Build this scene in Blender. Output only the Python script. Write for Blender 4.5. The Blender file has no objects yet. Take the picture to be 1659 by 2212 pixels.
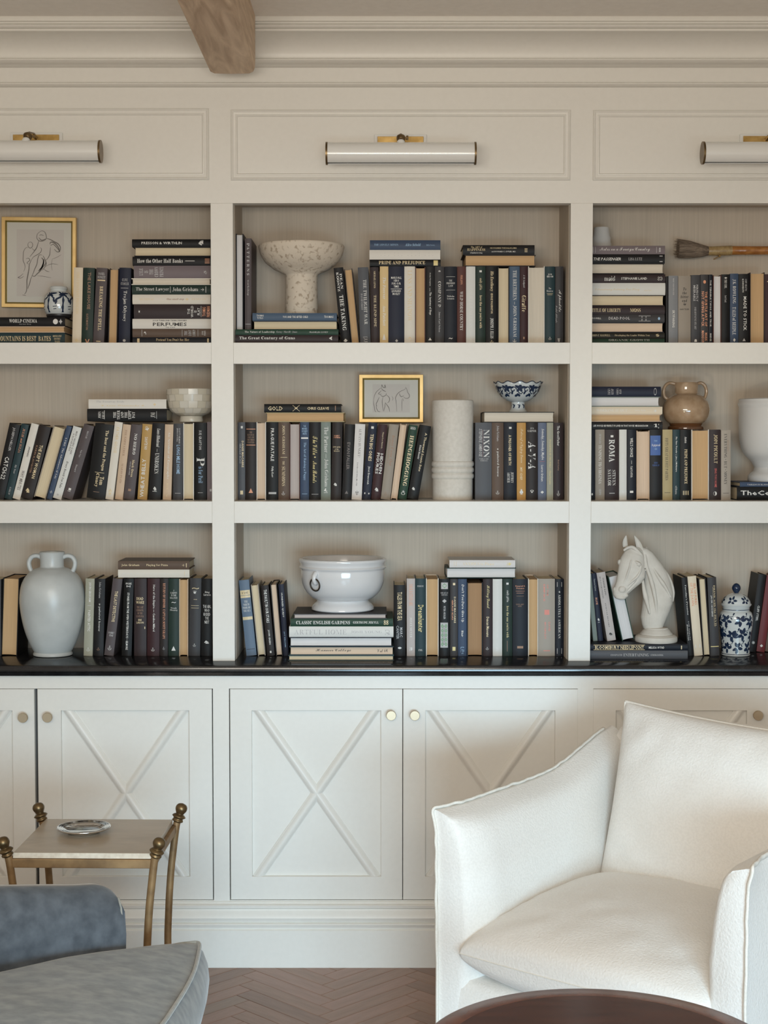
import bpy, bmesh, math, random
from math import sin, cos, pi, radians, sqrt, atan2
from mathutils import Vector, Matrix, noise

SC = bpy.context.scene
COL = SC.collection
random.seed(7)

# ---------------------------------------------------------------- camera
F_PX, CX, CY = 3322.0, 829.5, 1106.0          # focal length and centre for a 1659 x 2212 frame
DIST, PITCH, EYE = 4.9, 0.0469, 1.672
cam_d = bpy.data.cameras.new('camera')
cam = bpy.data.objects.new('camera', cam_d); COL.objects.link(cam)
cam.location = (0, -DIST, EYE)
cam.rotation_euler = (pi/2 - PITCH, 0, 0)
cam_d.sensor_fit = 'HORIZONTAL'; cam_d.sensor_width = 36.0
cam_d.lens = 36.0*F_PX/1659.0
cam_d.clip_start = 0.05; cam_d.clip_end = 100
SC.camera = cam
SC.view_settings.view_transform = 'Standard'
SC.view_settings.look = 'None'
SC.view_settings.gamma = 1.0
SC.view_settings.use_curve_mapping = False
SC.view_settings.exposure = 0.03

# ---------------------------------------------------------------- light
W = bpy.data.worlds.new('world'); SC.world = W; W.use_nodes = True
W.node_tree.nodes['Background'].inputs[0].default_value = (1.0, 0.915, 0.79, 1)
W.node_tree.nodes['Background'].inputs[1].default_value = 0.86

def area(name, loc, target, sx, sy, power, color, spread=180):
    l = bpy.data.lights.new(name, 'AREA'); l.shape = 'RECTANGLE'; l.size = sx; l.size_y = sy
    l.energy = power; l.color = color; l.spread = radians(spread)
    o = bpy.data.objects.new(name, l); COL.objects.link(o); o.location = loc
    d = Vector(target) - Vector(loc)
    o.rotation_euler = d.to_track_quat('-Z', 'Y').to_euler()
    return o
area('window_daylight', (0.8, -5.3, 0.70), (0.1, 0, 0.0), 2.2, 1.0, 20.5, (0.54, 0.81, 1.0), 57)
area('lamp_glow', (-0.3, -4.6, 1.95), (0.0, 0, 3.0), 1.8, 0.5, 55, (1.0, 0.92, 0.80))
sl = bpy.data.lights.new('sun_glint', 'SPOT'); sl.energy = 42; sl.color = (1.0, .86, .62); sl.spot_size = radians(13); sl.spot_blend = .9; sl.shadow_soft_size = .05
so = bpy.data.objects.new('sun_glint', sl); COL.objects.link(so); so.location = (-.35, -3.5, .75)      # daylight thrown back off the polished table top
so.rotation_euler = (Vector((.98, .2, 1.88))-Vector(so.location)).to_track_quat('-Z', 'Y').to_euler()

# ---------------------------------------------------------------- helpers
def P(px, py, Y=0.0):
    """photograph pixel -> world X, Z on the vertical plane at depth Y"""
    dx = (px-CX)/F_PX; dv = (CY-py)/F_PX
    t = (Y+DIST)/(cos(PITCH)+dv*sin(PITCH))
    return dx*t, EYE + t*(dv*cos(PITCH)-sin(PITCH))

class G:
    """collects faces, builds them as ONE mesh object"""
    def __init__(s): s.v = []; s.f = []; s.m = []; s.mi = 0
    def add(s, vs, fs):
        o = len(s.v); s.v += [tuple(v) for v in vs]
        s.f += [tuple(i+o for i in f) for f in fs]; s.m += [s.mi]*len(fs); return s
    def box(s, x0, x1, y0, y1, z0, z1):
        vs = [(x, y, z) for x in (x0, x1) for y in (y0, y1) for z in (z0, z1)]
        return s.add(vs, [(0,1,3,2),(4,6,7,5),(0,4,5,1),(2,3,7,6),(0,2,6,4),(1,5,7,3)])
    def rings(s, rr, closed=True, cap0=True, cap1=True):
        n = len(rr[0]); vs = [p for r in rr for p in r]; fs = []
        for i in range(len(rr)-1):
            for j in range(n if closed else n-1):
                a, b = i*n+j, i*n+(j+1) % n
                fs.append((a, b, b+n, a+n))
        if cap0: fs.append(tuple(range(n))[::-1])
        if cap1: fs.append(tuple((len(rr)-1)*n+k for k in range(n)))
        return s.add(vs, fs)
    def lathe(s, prof, seg=48, c=(0,0,0), wav=None):
        rr = []
        for r, z in prof:
            rr.append([(c[0]+r*(1+(wav(a, z) if wav else 0))*cos(a), c[1]+r*(1+(wav(a, z) if wav else 0))*sin(a), c[2]+z)
                       for a in (2*pi*k/seg for k in range(seg))])
        return s.rings(rr)
    def tube(s, pts, r, seg=10, cyc=False, flat=1.0):
        pts = [Vector(p) for p in pts]; n = len(pts); rr = []
        t0 = (pts[1]-pts[0]).normalized()
        up = Vector((0,0,1)) if abs(t0.z) < .9 else Vector((0,1,0))
        nrm = (up - t0*up.dot(t0)).normalized()
        for i in range(n):
            a = pts[i-1] if (i or cyc) else pts[0]; b = pts[(i+1) % n] if (i < n-1 or cyc) else pts[-1]
            t = (b-a).normalized(); nrm = (nrm-t*nrm.dot(t)).normalized(); bi = t.cross(nrm)
            q = r[i] if isinstance(r, (list, tuple)) else r
            rr.append([tuple(pts[i]+nrm*(q*cos(w))+bi*(q*flat*sin(w))) for w in (2*pi*k/seg for k in range(seg))])
        if cyc: rr.append(rr[0]); return s.rings(rr, True, False, False)
        return s.rings(rr)
    def extrude_x(s, prof, x0, x1):
        """profile of (y, z) points swept along X"""
        return s.rings([[(x0, y, z) for y, z in prof], [(x1, y, z) for y, z in prof]])
    def rect_ring(s, x0, x1, z0, z1, Y, prof):
        """mitred rectangular moulding: profile of (inward offset, proud) points"""
        n = len(prof); vs = []
        for sx, sz in ((0,0),(1,0),(1,1),(0,1)):
            for o, p in prof:
                vs.append(((x1-o) if sx else (x0+o), Y-p, (z1-o) if sz else (z0+o)))
        fs = []
        for c in range(4):
            for k in range(n-1):
                a = c*n+k; b = ((c+1) % 4)*n+k
                fs.append((a, b, b+1, a+1))
        return s.add(vs, fs)
    def build(s, name, mat=None, parent=None, smooth=False, bev=0, mats=None):
        me = bpy.data.meshes.new(name); me.from_pydata(s.v, [], s.f)
        for m in (mats or [mat]): me.materials.append(m)
        if mats: me.polygons.foreach_set('material_index', s.m)
        bm = bmesh.new(); bm.from_mesh(me)
        bmesh.ops.recalc_face_normals(bm, faces=bm.faces)
        if bev:
            ee = [e for e in bm.edges if len(e.link_faces) == 2 and e.calc_face_angle(0) > .6]
            bmesh.ops.bevel(bm, geom=ee, offset=bev, segments=2, affect='EDGES', profile=.5)
        bm.to_mesh(me); bm.free()
        if smooth is True: me.polygons.foreach_set('use_smooth', [True]*len(me.polygons))
        elif smooth: me.polygons.foreach_set('use_smooth', [True]*len(me.polygons)); me.set_sharp_from_angle(angle=radians(smooth))
        o = bpy.data.objects.new(name, me); COL.objects.link(o)
        if parent: o.parent = parent
        return o

def tag(o, label=None, cat=None, group=None, kind=None):
    if label: o['label'] = label
    if cat: o['category'] = cat
    if group: o['group'] = group
    if kind: o['kind'] = kind
    return o
def thing(name, label, cat, loc=(0,0,0), rz=0, group=None):
    o = bpy.data.objects.new(name, None); COL.objects.link(o); o.empty_display_size = .05
    o.location = loc; o.rotation_euler = (0,0,rz)
    return tag(o, label, cat, group)
def spline(pts, n=8):
    """Catmull-Rom through the points"""
    P_ = [Vector(p) for p in pts]; out = []
    for i in range(len(P_)-1):
        a = P_[max(i-1,0)]; b = P_[i]; c = P_[i+1]; d = P_[min(i+2, len(P_)-1)]
        for k in range(n):
            t = k/n
            out.append(.5*((2*b)+(c-a)*t+(2*a-5*b+4*c-d)*t*t+(-a+3*b-3*c+d)*t**3))
    out.append(P_[-1]); return out
def sprof(pts, n=5): return [(v.x, v.y) for v in spline([(a,b,0) for a,b in pts], n)]

# ---------------------------------------------------------------- materials
def lin(c):
    return tuple(((x/255)/12.92 if x/255 <= .04045 else ((x/255+.055)/1.055)**2.4) for x in c)
MC = {}
def mat(key, rgb, rough=.5, metal=0, spec=.5, coat=0):
    """plain paint, cloth or metal; rgb is linear"""
    if key in MC: return MC[key]
    m = bpy.data.materials.new(key); m.use_nodes = True
    b = m.node_tree.nodes['Principled BSDF']
    b.inputs['Base Color'].default_value = (*rgb, 1); b.inputs['Roughness'].default_value = rough
    b.inputs['Metallic'].default_value = metal; b.inputs['Specular IOR Level'].default_value = spec
    b.inputs['Coat Weight'].default_value = coat; b.inputs['Coat Roughness'].default_value = .06
    MC[key] = m; return m
def noisy(key, c1, c2, scale=(1,1,1), nscale=5, rough=.5, detail=6, lo=.35, hi=.65, bump=0, metal=0, coat=0, dist=0, coords='Object', sheen=0, bdist=.002, ramp=None, spec=.5):
    """two-tone procedural: stretched noise drives colour and fine relief"""
    if key in MC: return MC[key]
    m = mat(key, c1, rough, metal, spec, coat); nt = m.node_tree; N = nt.nodes; L = nt.links; b = N['Principled BSDF']
    tc = N.new('ShaderNodeTexCoord'); mp = N.new('ShaderNodeMapping'); mp.inputs['Scale'].default_value = scale
    nz = N.new('ShaderNodeTexNoise'); nz.inputs['Scale'].default_value = nscale; nz.inputs['Detail'].default_value = detail
    nz.inputs['Distortion'].default_value = dist
    cr = N.new('ShaderNodeValToRGB'); e = cr.color_ramp.elements
    e[0].position = lo; e[0].color = (*c1, 1); e[1].position = hi; e[1].color = (*c2, 1)
    for p, c in (ramp or []):
        q = e.new(p); q.color = (*c, 1)
    L.new(tc.outputs[coords], mp.inputs[0]); L.new(mp.outputs[0], nz.inputs[0]); L.new(nz.outputs[0], cr.inputs[0]); L.new(cr.outputs[0], b.inputs['Base Color'])
    if sheen: b.inputs['Sheen Weight'].default_value = sheen; b.inputs['Sheen Roughness'].default_value = .4
    if bump:
        bp = N.new('ShaderNodeBump'); bp.inputs['Strength'].default_value = bump; bp.inputs['Distance'].default_value = bdist
        L.new(nz.outputs[0], bp.inputs['Height']); L.new(bp.outputs[0], b.inputs['Normal'])
    return m
paint = noisy('cream_paint', (.795,.775,.728), (.78,.76,.713), nscale=60, rough=.38, bump=.04, spec=.4)
ceil_m = noisy('ceiling_paint', (.86,.82,.77), (.83,.79,.74), nscale=40, rough=.8, bump=.05)
grass = noisy('grasscloth', (.60,.52,.43), (.52,.45,.37), scale=(130,130,2.2), nscale=1.6, rough=.85, bump=.25, lo=.25, hi=.75, bdist=.001)
stone = noisy('black_stone', (.006,.006,.007), (.016,.016,.018), nscale=30, rough=.16, spec=.5)
oak = noisy('pale_oak', (.80,.63,.47), (.50,.36,.25), scale=(9,1.1,9), nscale=3.2, rough=.7, detail=9, dist=1.2, lo=.28, hi=.66, bump=.6, bdist=.006)
brass = noisy('aged_brass', (.62,.42,.16), (.42,.27,.09), nscale=30, rough=.32, metal=.9)
dark_brass = noisy('antique_brass', (.20,.135,.065), (.13,.085,.04), nscale=40, rough=.36, metal=.75)
gilt_iron = noisy('gilt_iron', (.33,.205,.095), (.20,.12,.055), scale=(1,1,1), nscale=22, rough=.55, metal=.35, bump=.25)
gold_leaf = noisy('gold_leaf', (.84,.60,.26), (.72,.48,.19), nscale=14, rough=.42, metal=.45)
gold_dark = mat('dark_gold_step', (.20,.15,.03), .5, .4)  # darker gold for the inner lip of the picture frames
nickel = mat('warm_nickel', (.50,.40,.28), .42, .85)
silver = mat('silver_plate', (.75,.74,.73), .12, 1)
white_enamel = mat('white_enamel', (.78,.78,.76), .22, 0, .5, .6)
# ---------------------------------------------------------------- setting
XL, XR, YB = -2.35, 2.35, 0.33
ZC = P(830, 36, -.17)[1]
tag(G().box(XL-.1, XR+.1, YB, YB+.1, 0, ZC+.1).build('wall_back', paint), kind='structure')
tag(G().box(XL-.1, XL, -7, YB, 0, ZC+.1).build('wall_left', paint), kind='structure')
tag(G().box(XR, XR+.1, -7, YB, 0, ZC+.1).build('wall_right', paint), kind='structure')
tag(G().box(XL, XR, -7, YB, ZC, ZC+.1).build('ceiling', ceil_m), kind='structure')

# herringbone floor: a subfloor with each plank laid on it
sub = noisy('subfloor', (.05,.028,.018), (.04,.022,.014), nscale=20, rough=.8)
floor = tag(G().box(XL, XR, -7, YB, -.06, -.012).build('floor', sub), kind='structure')
def plank_mat(key, c1, c2):
    return noisy(key, c1, c2, scale=(26,3,20), nscale=2.5, rough=.36, detail=8, dist=.7, lo=.3, hi=.7, bump=.12, bdist=.001)
plank_m = [plank_mat('oiled_plank_%s' % n, a, b) for n, a, b in (
    ('warm', (.33,.20,.145), (.25,.15,.108)), ('umber', (.28,.17,.125), (.21,.125,.092)),
    ('rose', (.35,.21,.16), (.28,.165,.122)), ('grey', (.31,.21,.16), (.24,.16,.12)))]
def plank_mesh(w, l, m, name='floor_plank'):
    g = G(); c = .0012; z = .0
    o = [(-w/2+.0005,-l/2+.0005),(w/2-.0005,-l/2+.0005),(w/2-.0005,l/2-.0005),(-w/2+.0005,l/2-.0005)]
    i = [(x-c if x > 0 else x+c, y-c if y > 0 else y+c) for x, y in o]
    g.rings([[(x,y,-.012) for x,y in o], [(x,y,z-c) for x,y in o], [(x,y,z) for x,y in i]])
    me = bpy.data.meshes.new(name); me.from_pydata(g.v, [], g.f); me.materials.append(m); return me
PW, PN = .060, 6
PL = PW*PN
pm = [plank_mesh(PW, PL, m) for m in plank_m]
spots = []
r2 = sqrt(.5)
for k in range(-90, 90):
    for q in range(-20, 21):
        for horiz in (0, 1):
            if horiz: u, v = (k+q*2*PN)*PW+PL/2, k*PW+PW/2
            else: u, v = (k-1+q*2*PN)*PW+PW/2, k*PW+PL/2
            X, Y = (u-v)*r2, (u+v)*r2
            X += .361; Y += .045
            if XL+.05 < X < XR-.05 and -6.6 < Y < .12:
                # nearer the open floor in view first
                spots.append((abs(X+.18)*1.0+abs(Y+.45)*.8, X, Y, horiz))
spots.sort()
far = G()
for n, (d, X, Y, hz) in enumerate(spots):
    rz = -pi/4 if hz else pi/4      # long side of the mesh runs along local Y
    if n < 298:
        o = bpy.data.objects.new('floor_plank', pm[random.choice((0,0,1,2,2,3))]); COL.objects.link(o)
        o.location = (X, Y, random.uniform(-.0004,.0002)); o.rotation_euler = (0,0,rz); o.parent = floor
    else:
        c, s_ = cos(rz), sin(rz); far.mi = random.randrange(4)
        w, l = PW/2-.0007, PL/2-.0007
        far.add([(X+c*a-s_*b, Y+s_*a+c*b, z) for z in (-.012, 0) for a, b in ((-w,-l),(w,-l),(w,l),(-w,l))],
                [(4,5,6,7),(0,1,5,4),(1,2,6,5),(2,3,7,6),(3,0,4,7)])
tag(far.build('distant_planks', mats=plank_m, parent=floor), kind='stuff')

# crown moulding, frieze bead and plinth run the whole wall
def Zp(py, Y): return P(830, py, Y)[1]
cr = [(YB, ZC), (-.175, ZC), (-.178, Zp(39,-.178)), (-.178, Zp(45,-.178)), (-.168, Zp(47,-.168)), (-.166, Zp(50,-.166))]
for k in range(7):
    a = pi*k/6; cr.append((-.163-.010*sin(a), Zp(51+9*k/6, -.165)))
cr += [(-.158, Zp(61.5,-.158)), (-.162, Zp(62.5,-.162)), (-.162, Zp(66.5,-.162)), (-.146, Zp(67.2,-.146))]
z0, z1 = Zp(68,-.145), Zp(124,-.058)
for k in range(11):
    a = (pi/2)*k/10; cr.append((-.145+.090*sin(a), z0+(z1-z0)*(1-cos(a))))
cr += [(-.064, z1-.002)]
for k in range(7):
    a = pi*k/6; cr.append((-.050-.016*sin(a)-.012*(1-k/6), Zp(127+10*k/6, -.055)))
cr += [(-.040, Zp(138.5,-.04)), (-.036, Zp(140,-.036)), (-.024, Zp(145,-.024)), (-.012, Zp(146.5,-.012)), (-.012, Zp(176,-.012))]
for k in range(6):
    a = pi*k/5; cr.append((-.010-.014*sin(a), Zp(177+9*k/5, -.016)))
cr += [(0, Zp(188.5,0)), (YB, Zp(188.5,0))]
crown = tag(G().extrude_x(cr, XL, XR).build('trim_1', paint, smooth=30), kind='structure')

bb = [(YB, 0), (-.098, 0), (-.098, Zp(2011,-.098))]
for yy, pr in ((2009,.096),(2007,.091),(2004,.092),(2001,.096),(1998,.097),(1995,.094),(1993,.086),(1990,.089),(1984,.092),(1975,.088),(1968,.080),(1964,.078),(1962,.083),(1957,.084),(1954,.080),(1952,.073),(1950,.072),(1947,.068)):
    bb.append((-pr, Zp(yy, -pr)))
bb.append((YB, bb[-1][1]))
tag(G().extrude_x(bb, XL, XR).build('baseboard_back', paint, smooth=35), kind='structure')

# ---------------------------------------------------------------- built-in bookcase
CT = Zp(1428, 0)                                     # worktop surface
S = {1: (Zp(439,0), Zp(740,0)), 2: (Zp(786,0), Zp(1083,0)), 3: (Zp(1130,0), CT)}   # top and bottom of each opening
xe = [P(-277,900)[0], P(457,900)[0], P(505,900)[0], P(1230.5,900)[0], P(1278,900)[0], P(2010,900)[0]]
XE0, XE1 = xe[0]-.32, xe[5]+.32
bc = thing('built_in_bookcase', 'cream painted built-in bookcase with taupe grasscloth backs filling the wall', 'bookcase', (0,0,0))
ZT = Zp(188.5, 0)
G().box(XE0, XE1, 0, .045, S[1][0], ZT).build('frieze', paint, bc, bev=.001)
stiles = [(XE0, xe[0]), (xe[1], xe[2]), (xe[3], xe[4]), (xe[5], XE1)]
for a, b in stiles:
    G().box(a, b, 0, .045, CT, S[1][0]).build('stile', paint, bc, bev=.0012)
for a, b in ((xe[0],xe[1]),(xe[2],xe[3]),(xe[4],xe[5])):
    for zt, zb in ((S[1][1],S[2][0]),(S[2][1],S[3][0])):
        G().extrude_x([(0,zt),(.315,zt),(.315,zt-.024),(.024,zt-.024),(.024,zb),(0,zb)], a, b).build('shelf', paint, bc, bev=.0012)
    G().box(a, b, .315, YB, CT, ZT).build('back_panel', grass, bc)
    g = G()
    for zb, zt in ((S[1][1],S[1][0]+.036),(S[2][1],S[1][1]-.0245),(S[3][1],S[2][1]-.0245)):
        g.box(a-.004, a+.001, .046, .314, zb, zt); g.box(b-.001, b+.004, .046, .314, zb, zt)
        g.box(a+.001, b-.001, .046, .314, zt-.002, zt+.001)
    g.build('side_lining', grass, bc)
pmould = [(0,0),(.001,.006),(.004,.0085),(.007,.0065),(.009,.004),(.015,.003),(.0165,.005),(.019,.0055),(.021,.003),(.0225,0)]
for x0, x1, y0, y1 in ((-290,452,234,389),(498,1232,237,390),(1281,2025,238,390)):
    a, zt = P(x0, y0); b, zb = P(x1, y1)
    G().rect_ring(a, b, zb, zt, 0, pmould).build('panel_moulding', paint, bc, smooth=40)

# picture lights
def picture_light(px, py, pw, where):
    X, Z = P(px, py, 0)
    t = thing('picture_light', 'white tubular picture light with brass fittings %s' % where, 'picture light', (X, 0, Z), 0, 'picture lights above the bookcase')
    k = 1/678.
    G().box(-.082, .082, -.011, -.0005, -.031, .031).build('backplate', white_enamel, t, bev=.002)
    G().box(-.0725, .0725, -.016, -.0105, -.0235, .0235).build('brass_plate', brass, t, bev=.001)
    r = .0335; L_ = .226; zc = -.0545; yc = -.150
    g = G(); n = 26; a0, a1 = radians(-62), radians(242)    # hood open underneath
    for R_, flip in ((r, 0), (r-.0015, 1)): pass
    outer = [(yc + r*cos(a), zc + r*sin(a)) for a in (a0+(a1-a0)*i/n for i in range(n+1))]
    inner = [(yc + (r-.0018)*cos(a), zc + (r-.0018)*sin(a)) for a in (a1+(a0-a1)*i/n for i in range(n+1))]
    ring = outer+inner
    g.rings([[(-L_, y, z) for y, z in ring], [(L_, y, z) for y, z in ring]])
    g.build('hood', white_enamel, t, smooth=40)
    for s in (-1, 1):
        g = G(); ring = [(yc+(r+.0012)*cos(2*pi*i/36), zc+(r+.0012)*sin(2*pi*i/36)) for i in range(36)]
        xs = (s*(L_-.002), s*(L_+.004)); g.rings([[(x, y, z) for y, z in ring] for x in xs])
        g.build('end_cap', dark_brass, t, smooth=40)
    G().tube([(-L_+.03, yc, zc), (L_-.03, yc, zc)], .010, 12).build('bulb', mat('opal_bulb', (.8,.8,.78), .3), t, smooth=True)
    g = G(); g.tube([(0,-.014,.012),(0,-.05,.018),(0,-.105,.010),(0,-.135,-.008),(0,yc,-.018)], .0055, 10)
    g.lathe(sprof([(.001,-.0135),(.011,-.009),(.0135,0),(.011,.009),(.001,.0135)],5), 20, (0,-.128,-.004))
    g.tube([(.012,-.128,-.004),(.020,-.128,-.003)], .0035, 8); g.tube([(.020,-.128,-.009),(.020,-.128,.004)], .003, 8)
    g.build('brass_arm', dark_brass, t, smooth=50)
    G().lathe(sprof([(.001,.010),(.008,.008),(.012,.002),(.014,-.004),(.014,-.008)],4), 20, (0,yc,zc+r)).build('ferrule', white_enamel, t, smooth=50)
picture_light(80, 309, 0, 'over the left bay')
picture_light(865, 313, 0, 'over the centre bay')
picture_light(1653, 312, 0, 'over the right bay')

# ceiling beam
bx0, bz = P(457, 156, -.19); bx1, _ = P(551, 156, -.19)
g = G(); rr = []
for i in range(61):
    Y = -.18-i*.10
    ring = []; wob = lambda s: .004*noise.noise(Vector((s*5, Y*1.7, 3)))
    w0, w1, zb_ = bx0+wob(1)-.012, bx1+wob(2), bz+wob(3)
    for x, z in ((w0, ZC+.002),(w0, zb_+.05),(w0+.002, zb_+.02),(w0+.008, zb_+.006),(w0+.020, zb_),((w0+w1)/2, zb_-.0015),(w1-.018, zb_),(w1-.006, zb_+.006),(w1-.001, zb_+.018),(w1, zb_+.05),(w1, ZC+.002)):
        ring.append((x, Y, z))
    rr.append(ring)
g.rings(rr)
tag(g.build('ceiling_beam', oak, smooth=50), 'rough pale oak beam running out from the crown moulding across the ceiling', 'beam')

# ---------------------------------------------------------------- worktop and base cabinets
YF = -.065
g = G()
g.extrude_x([(.314,CT),(-.084,CT),(-.090,CT-.003),(-.0925,CT-.008),(-.0925,CT-.019),(-.088,CT-.022),(-.084,CT-.024),(-.083,CT-.034),(-.080,CT-.036),(.314,CT-.036)], XE0, XE1)
tag(g.build('worktop', stone, smooth=30), 'long polished black stone worktop on top of the white base cabinets', 'worktop')
ZW = CT-.036; ZB = bb[-1][1]
def knob(px, py, parent, Y):
    X, Z = P(px, py, Y-.02)
    g = G(); prof = [(.0005,0),(.0085,0),(.0075,.004),(.0065,.010),(.008,.016),(.0145,.018),(.0155,.020),(.0155,.028),(.0145,.0295),(.0005,.0295)]
    rr = [[(X+r*cos(a), Y-h, Z+r*sin(a)) for a in (2*pi*k/28 for k in range(28))] for r, h in prof]
    return g.rings(rr).build('knob', nickel, parent, smooth=40)
def door(name, x0, x1, kx, ky, parent, lx0, lx1):
    Yd = YF-.0005
    a, zt = P(x0, 1488.5, YF); b, zb = P(x1, 1943.5, YF)
    g = G(); ia, iz = P(lx0, 1534.5, YF); ib, izb = P(lx1, 1894, YF)
    # frame with a small bevelled step into the recessed panel
    def ring(Y, xa, xb, za, zb_): return [(xa,Y,za),(xb,Y,za),(xb,Y,zb_),(xa,Y,zb_)]
    g.rings([ring(Yd+.022,a,b,zb,zt), ring(Yd+.0015,a,b,zb,zt), ring(Yd,a+.0015,b-.0015,zb+.0015,zt-.0015),
             ring(Yd,ia,ib,izb,iz), ring(Yd+.0015,ia+.001,ib-.001,izb+.001,iz-.001), ring(Yd+.0145,ia+.001,ib-.001,izb+.001,iz-.001), ring(Yd+.022,ia,ib,izb,iz)], cap0=False, cap1=False)
    d = g.build('cabinet_door', paint, parent)
    G().box(ia-.004, ib+.004, Yd+.0140, Yd+.0225, izb-.004, iz+.004).build('recessed_panel', paint, d)
    prof = [(-.0155,0),(-.0155,.0045),(-.0130,.0055),(-.0105,.0085),(-.005,.0125),(0,.0136),(.005,.0125),(.0105,.0085),(.0130,.0055),(.0155,.0045),(.0155,0)]
    for (xa, za, xb, zb2) in ((ia+.012, iz+.012, ib-.012, izb-.012), (ia+.012, izb-.012, ib-.012, iz+.012)):
        v = Vector((xb-xa, 0, zb2-za)); L_ = v.length; v.normalize(); nn = Vector((-v.z, 0, v.x))
        pts = []
        # trim the ends to the panel rectangle
        def end(p0, sgn):
            out = []
            for q, h in prof:
                c = Vector((xa, 0, za))+nn*q
                # where this line meets the panel border
                ts = []
                for lim, comp in (((ia, ib), 0), ((izb, iz), 2)):
                    for l in lim:
                        if abs(v[comp]) > 1e-6: ts.append((l-c[comp])/v[comp])
                ok = [t for t in ts if ia-1e-5 <= (c+v*t).x <= ib+1e-5 and izb-1e-5 <= (c+v*t).z <= iz+1e-5]
                t = (max(ok) if sgn > 0 else min(ok)); p_ = c+v*t
                out.append((p_.x, Yd+.0145-h, p_.z))
            return out
        G().rings([end(0,-1), end(0,1)]).build('cross_moulding', paint, d, smooth=40)
    knob(kx, ky, d, Yd)
    return d
def cabinet(x0, x1, doors, label):
    a, b = x0, x1
    t = thing('base_cabinet', label, 'cabinet', (0,0,0), 0, 'white base cabinets with crossed door fronts')
    zt, zb = P(0,1488.5,YF)[1]+.0015, P(0,1943.5,YF)[1]-.0015
    dl, dr = P(doors[0][0],1700,YF)[0]-.0015, P(doors[-1][1],1700,YF)[0]+.0015
    g = G(); g.box(a, b, YF, -.035, zt, ZW); g.box(a, b, YF, -.035, ZB, zb); g.box(a, dl, YF, -.035, zb, zt); g.box(dr, b, YF, -.035, zb, zt)
    g.build('face_frame', paint, t)
    g = G(); g.box(a, b, -.035, .30, ZB, ZW-.0005); g.build('carcass', mat('dark_gap', (.10,.10,.10), .7), t)
    for (x0_, x1_, kx, ky, l0, l1) in doors: door('', x0_, x1_, kx, ky, t, l0, l1)
xm1, xm2 = P(478,1700,YF)[0], P(1263.5,1700,YF)[0]
cabinet(XE0, xm1, [(-300,78.5,50,1550,-249,31), (80.5,460,103,1549.5,131,411)], 'white base cabinet with crossed doors behind the small side table')
cabinet(xm1, xm2, [(496.5,869,845,1545,543,823.5), (870.8,1246,896,1545,918.5,1198)], 'white base cabinet with crossed doors in the centre of the wall')
cabinet(xm2, XE1, [(1281,1659.5,1637,1545,1330,1610), (1661,2041,1690,1545,1711,1990)], 'white base cabinet with crossed doors behind the white armchair')
# ---------------------------------------------------------------- side table
def X_at(px, d): return (px-CX)/F_PX*d
linen = noisy('white_linen', (.83,.81,.775), (.795,.775,.74), scale=(1,1,1), nscale=170, rough=.9, detail=4, bump=.9, bdist=.0016, sheen=.2, lo=.42, hi=.6)
linen_seam = noisy('cream_flange', (.80,.77,.71), (.74,.70,.63), nscale=260, rough=.9, bump=.4)
velvet = noisy('grey_velvet', (.30,.315,.315), (.185,.20,.208), scale=(1,1.6,1), nscale=24, rough=.85, detail=10, lo=.32, hi=.68, bump=.2, bdist=.003, sheen=.35)
velvet_blue = noisy('blue_grey_velvet', (.115,.130,.150), (.060,.070,.084), nscale=26, rough=.85, detail=10, lo=.32, hi=.68, bump=.25, bdist=.003, sheen=.35)
velvet_edge = noisy('grey_cord', (.33,.325,.29), (.26,.26,.235), nscale=60, rough=.85, sheen=.6)
marble = noisy('beige_marble', (.50,.425,.335), (.40,.335,.26), scale=(1,2.2,1), nscale=9, rough=.3, detail=9, dist=.6, lo=.3, hi=.7)
marble_lit = noisy('lit_marble_edge', (.74,.67,.56), (.60,.52,.42), nscale=60, rough=.8, bump=.3)  # paler than the top: low frontal light put into the colour

TX, TY, TZ = X_at(201, 3.985), 3.985-DIST, .637
tb = thing('side_table', 'small gilt iron side table with a beige stone top and four ball finials', 'side table', (TX, TY, 0), radians(-1.2))
hw, hd = .1735, .172
g = G(); g.box(-hw, hw, -hd, hd, TZ-.0145, TZ); g.build('stone_top', marble, tb, bev=.0012)
g = G(); g.box(-hw-.0004, hw+.0004, -hd-.0006, -hd, TZ-.0138, TZ-.0007); g.build('lit_front_edge', marble_lit, tb)  # strip on the front only, painted brighter as if lit
g = G(); zt = TZ-.0148; zb = zt-.022
g.box(-hw-.006, hw+.006, -hd-.008, -hd+.008, zb, zt); g.box(-hw-.006, hw+.006, hd-.008, hd+.008, zb, zt)
g.box(-hw-.010, -hw+.008, -hd, hd, zb, zt); g.box(hw-.008, hw+.010, -hd, hd, zb, zt)
g.build('top_frame', gilt_iron, tb, bev=.0015)
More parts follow.
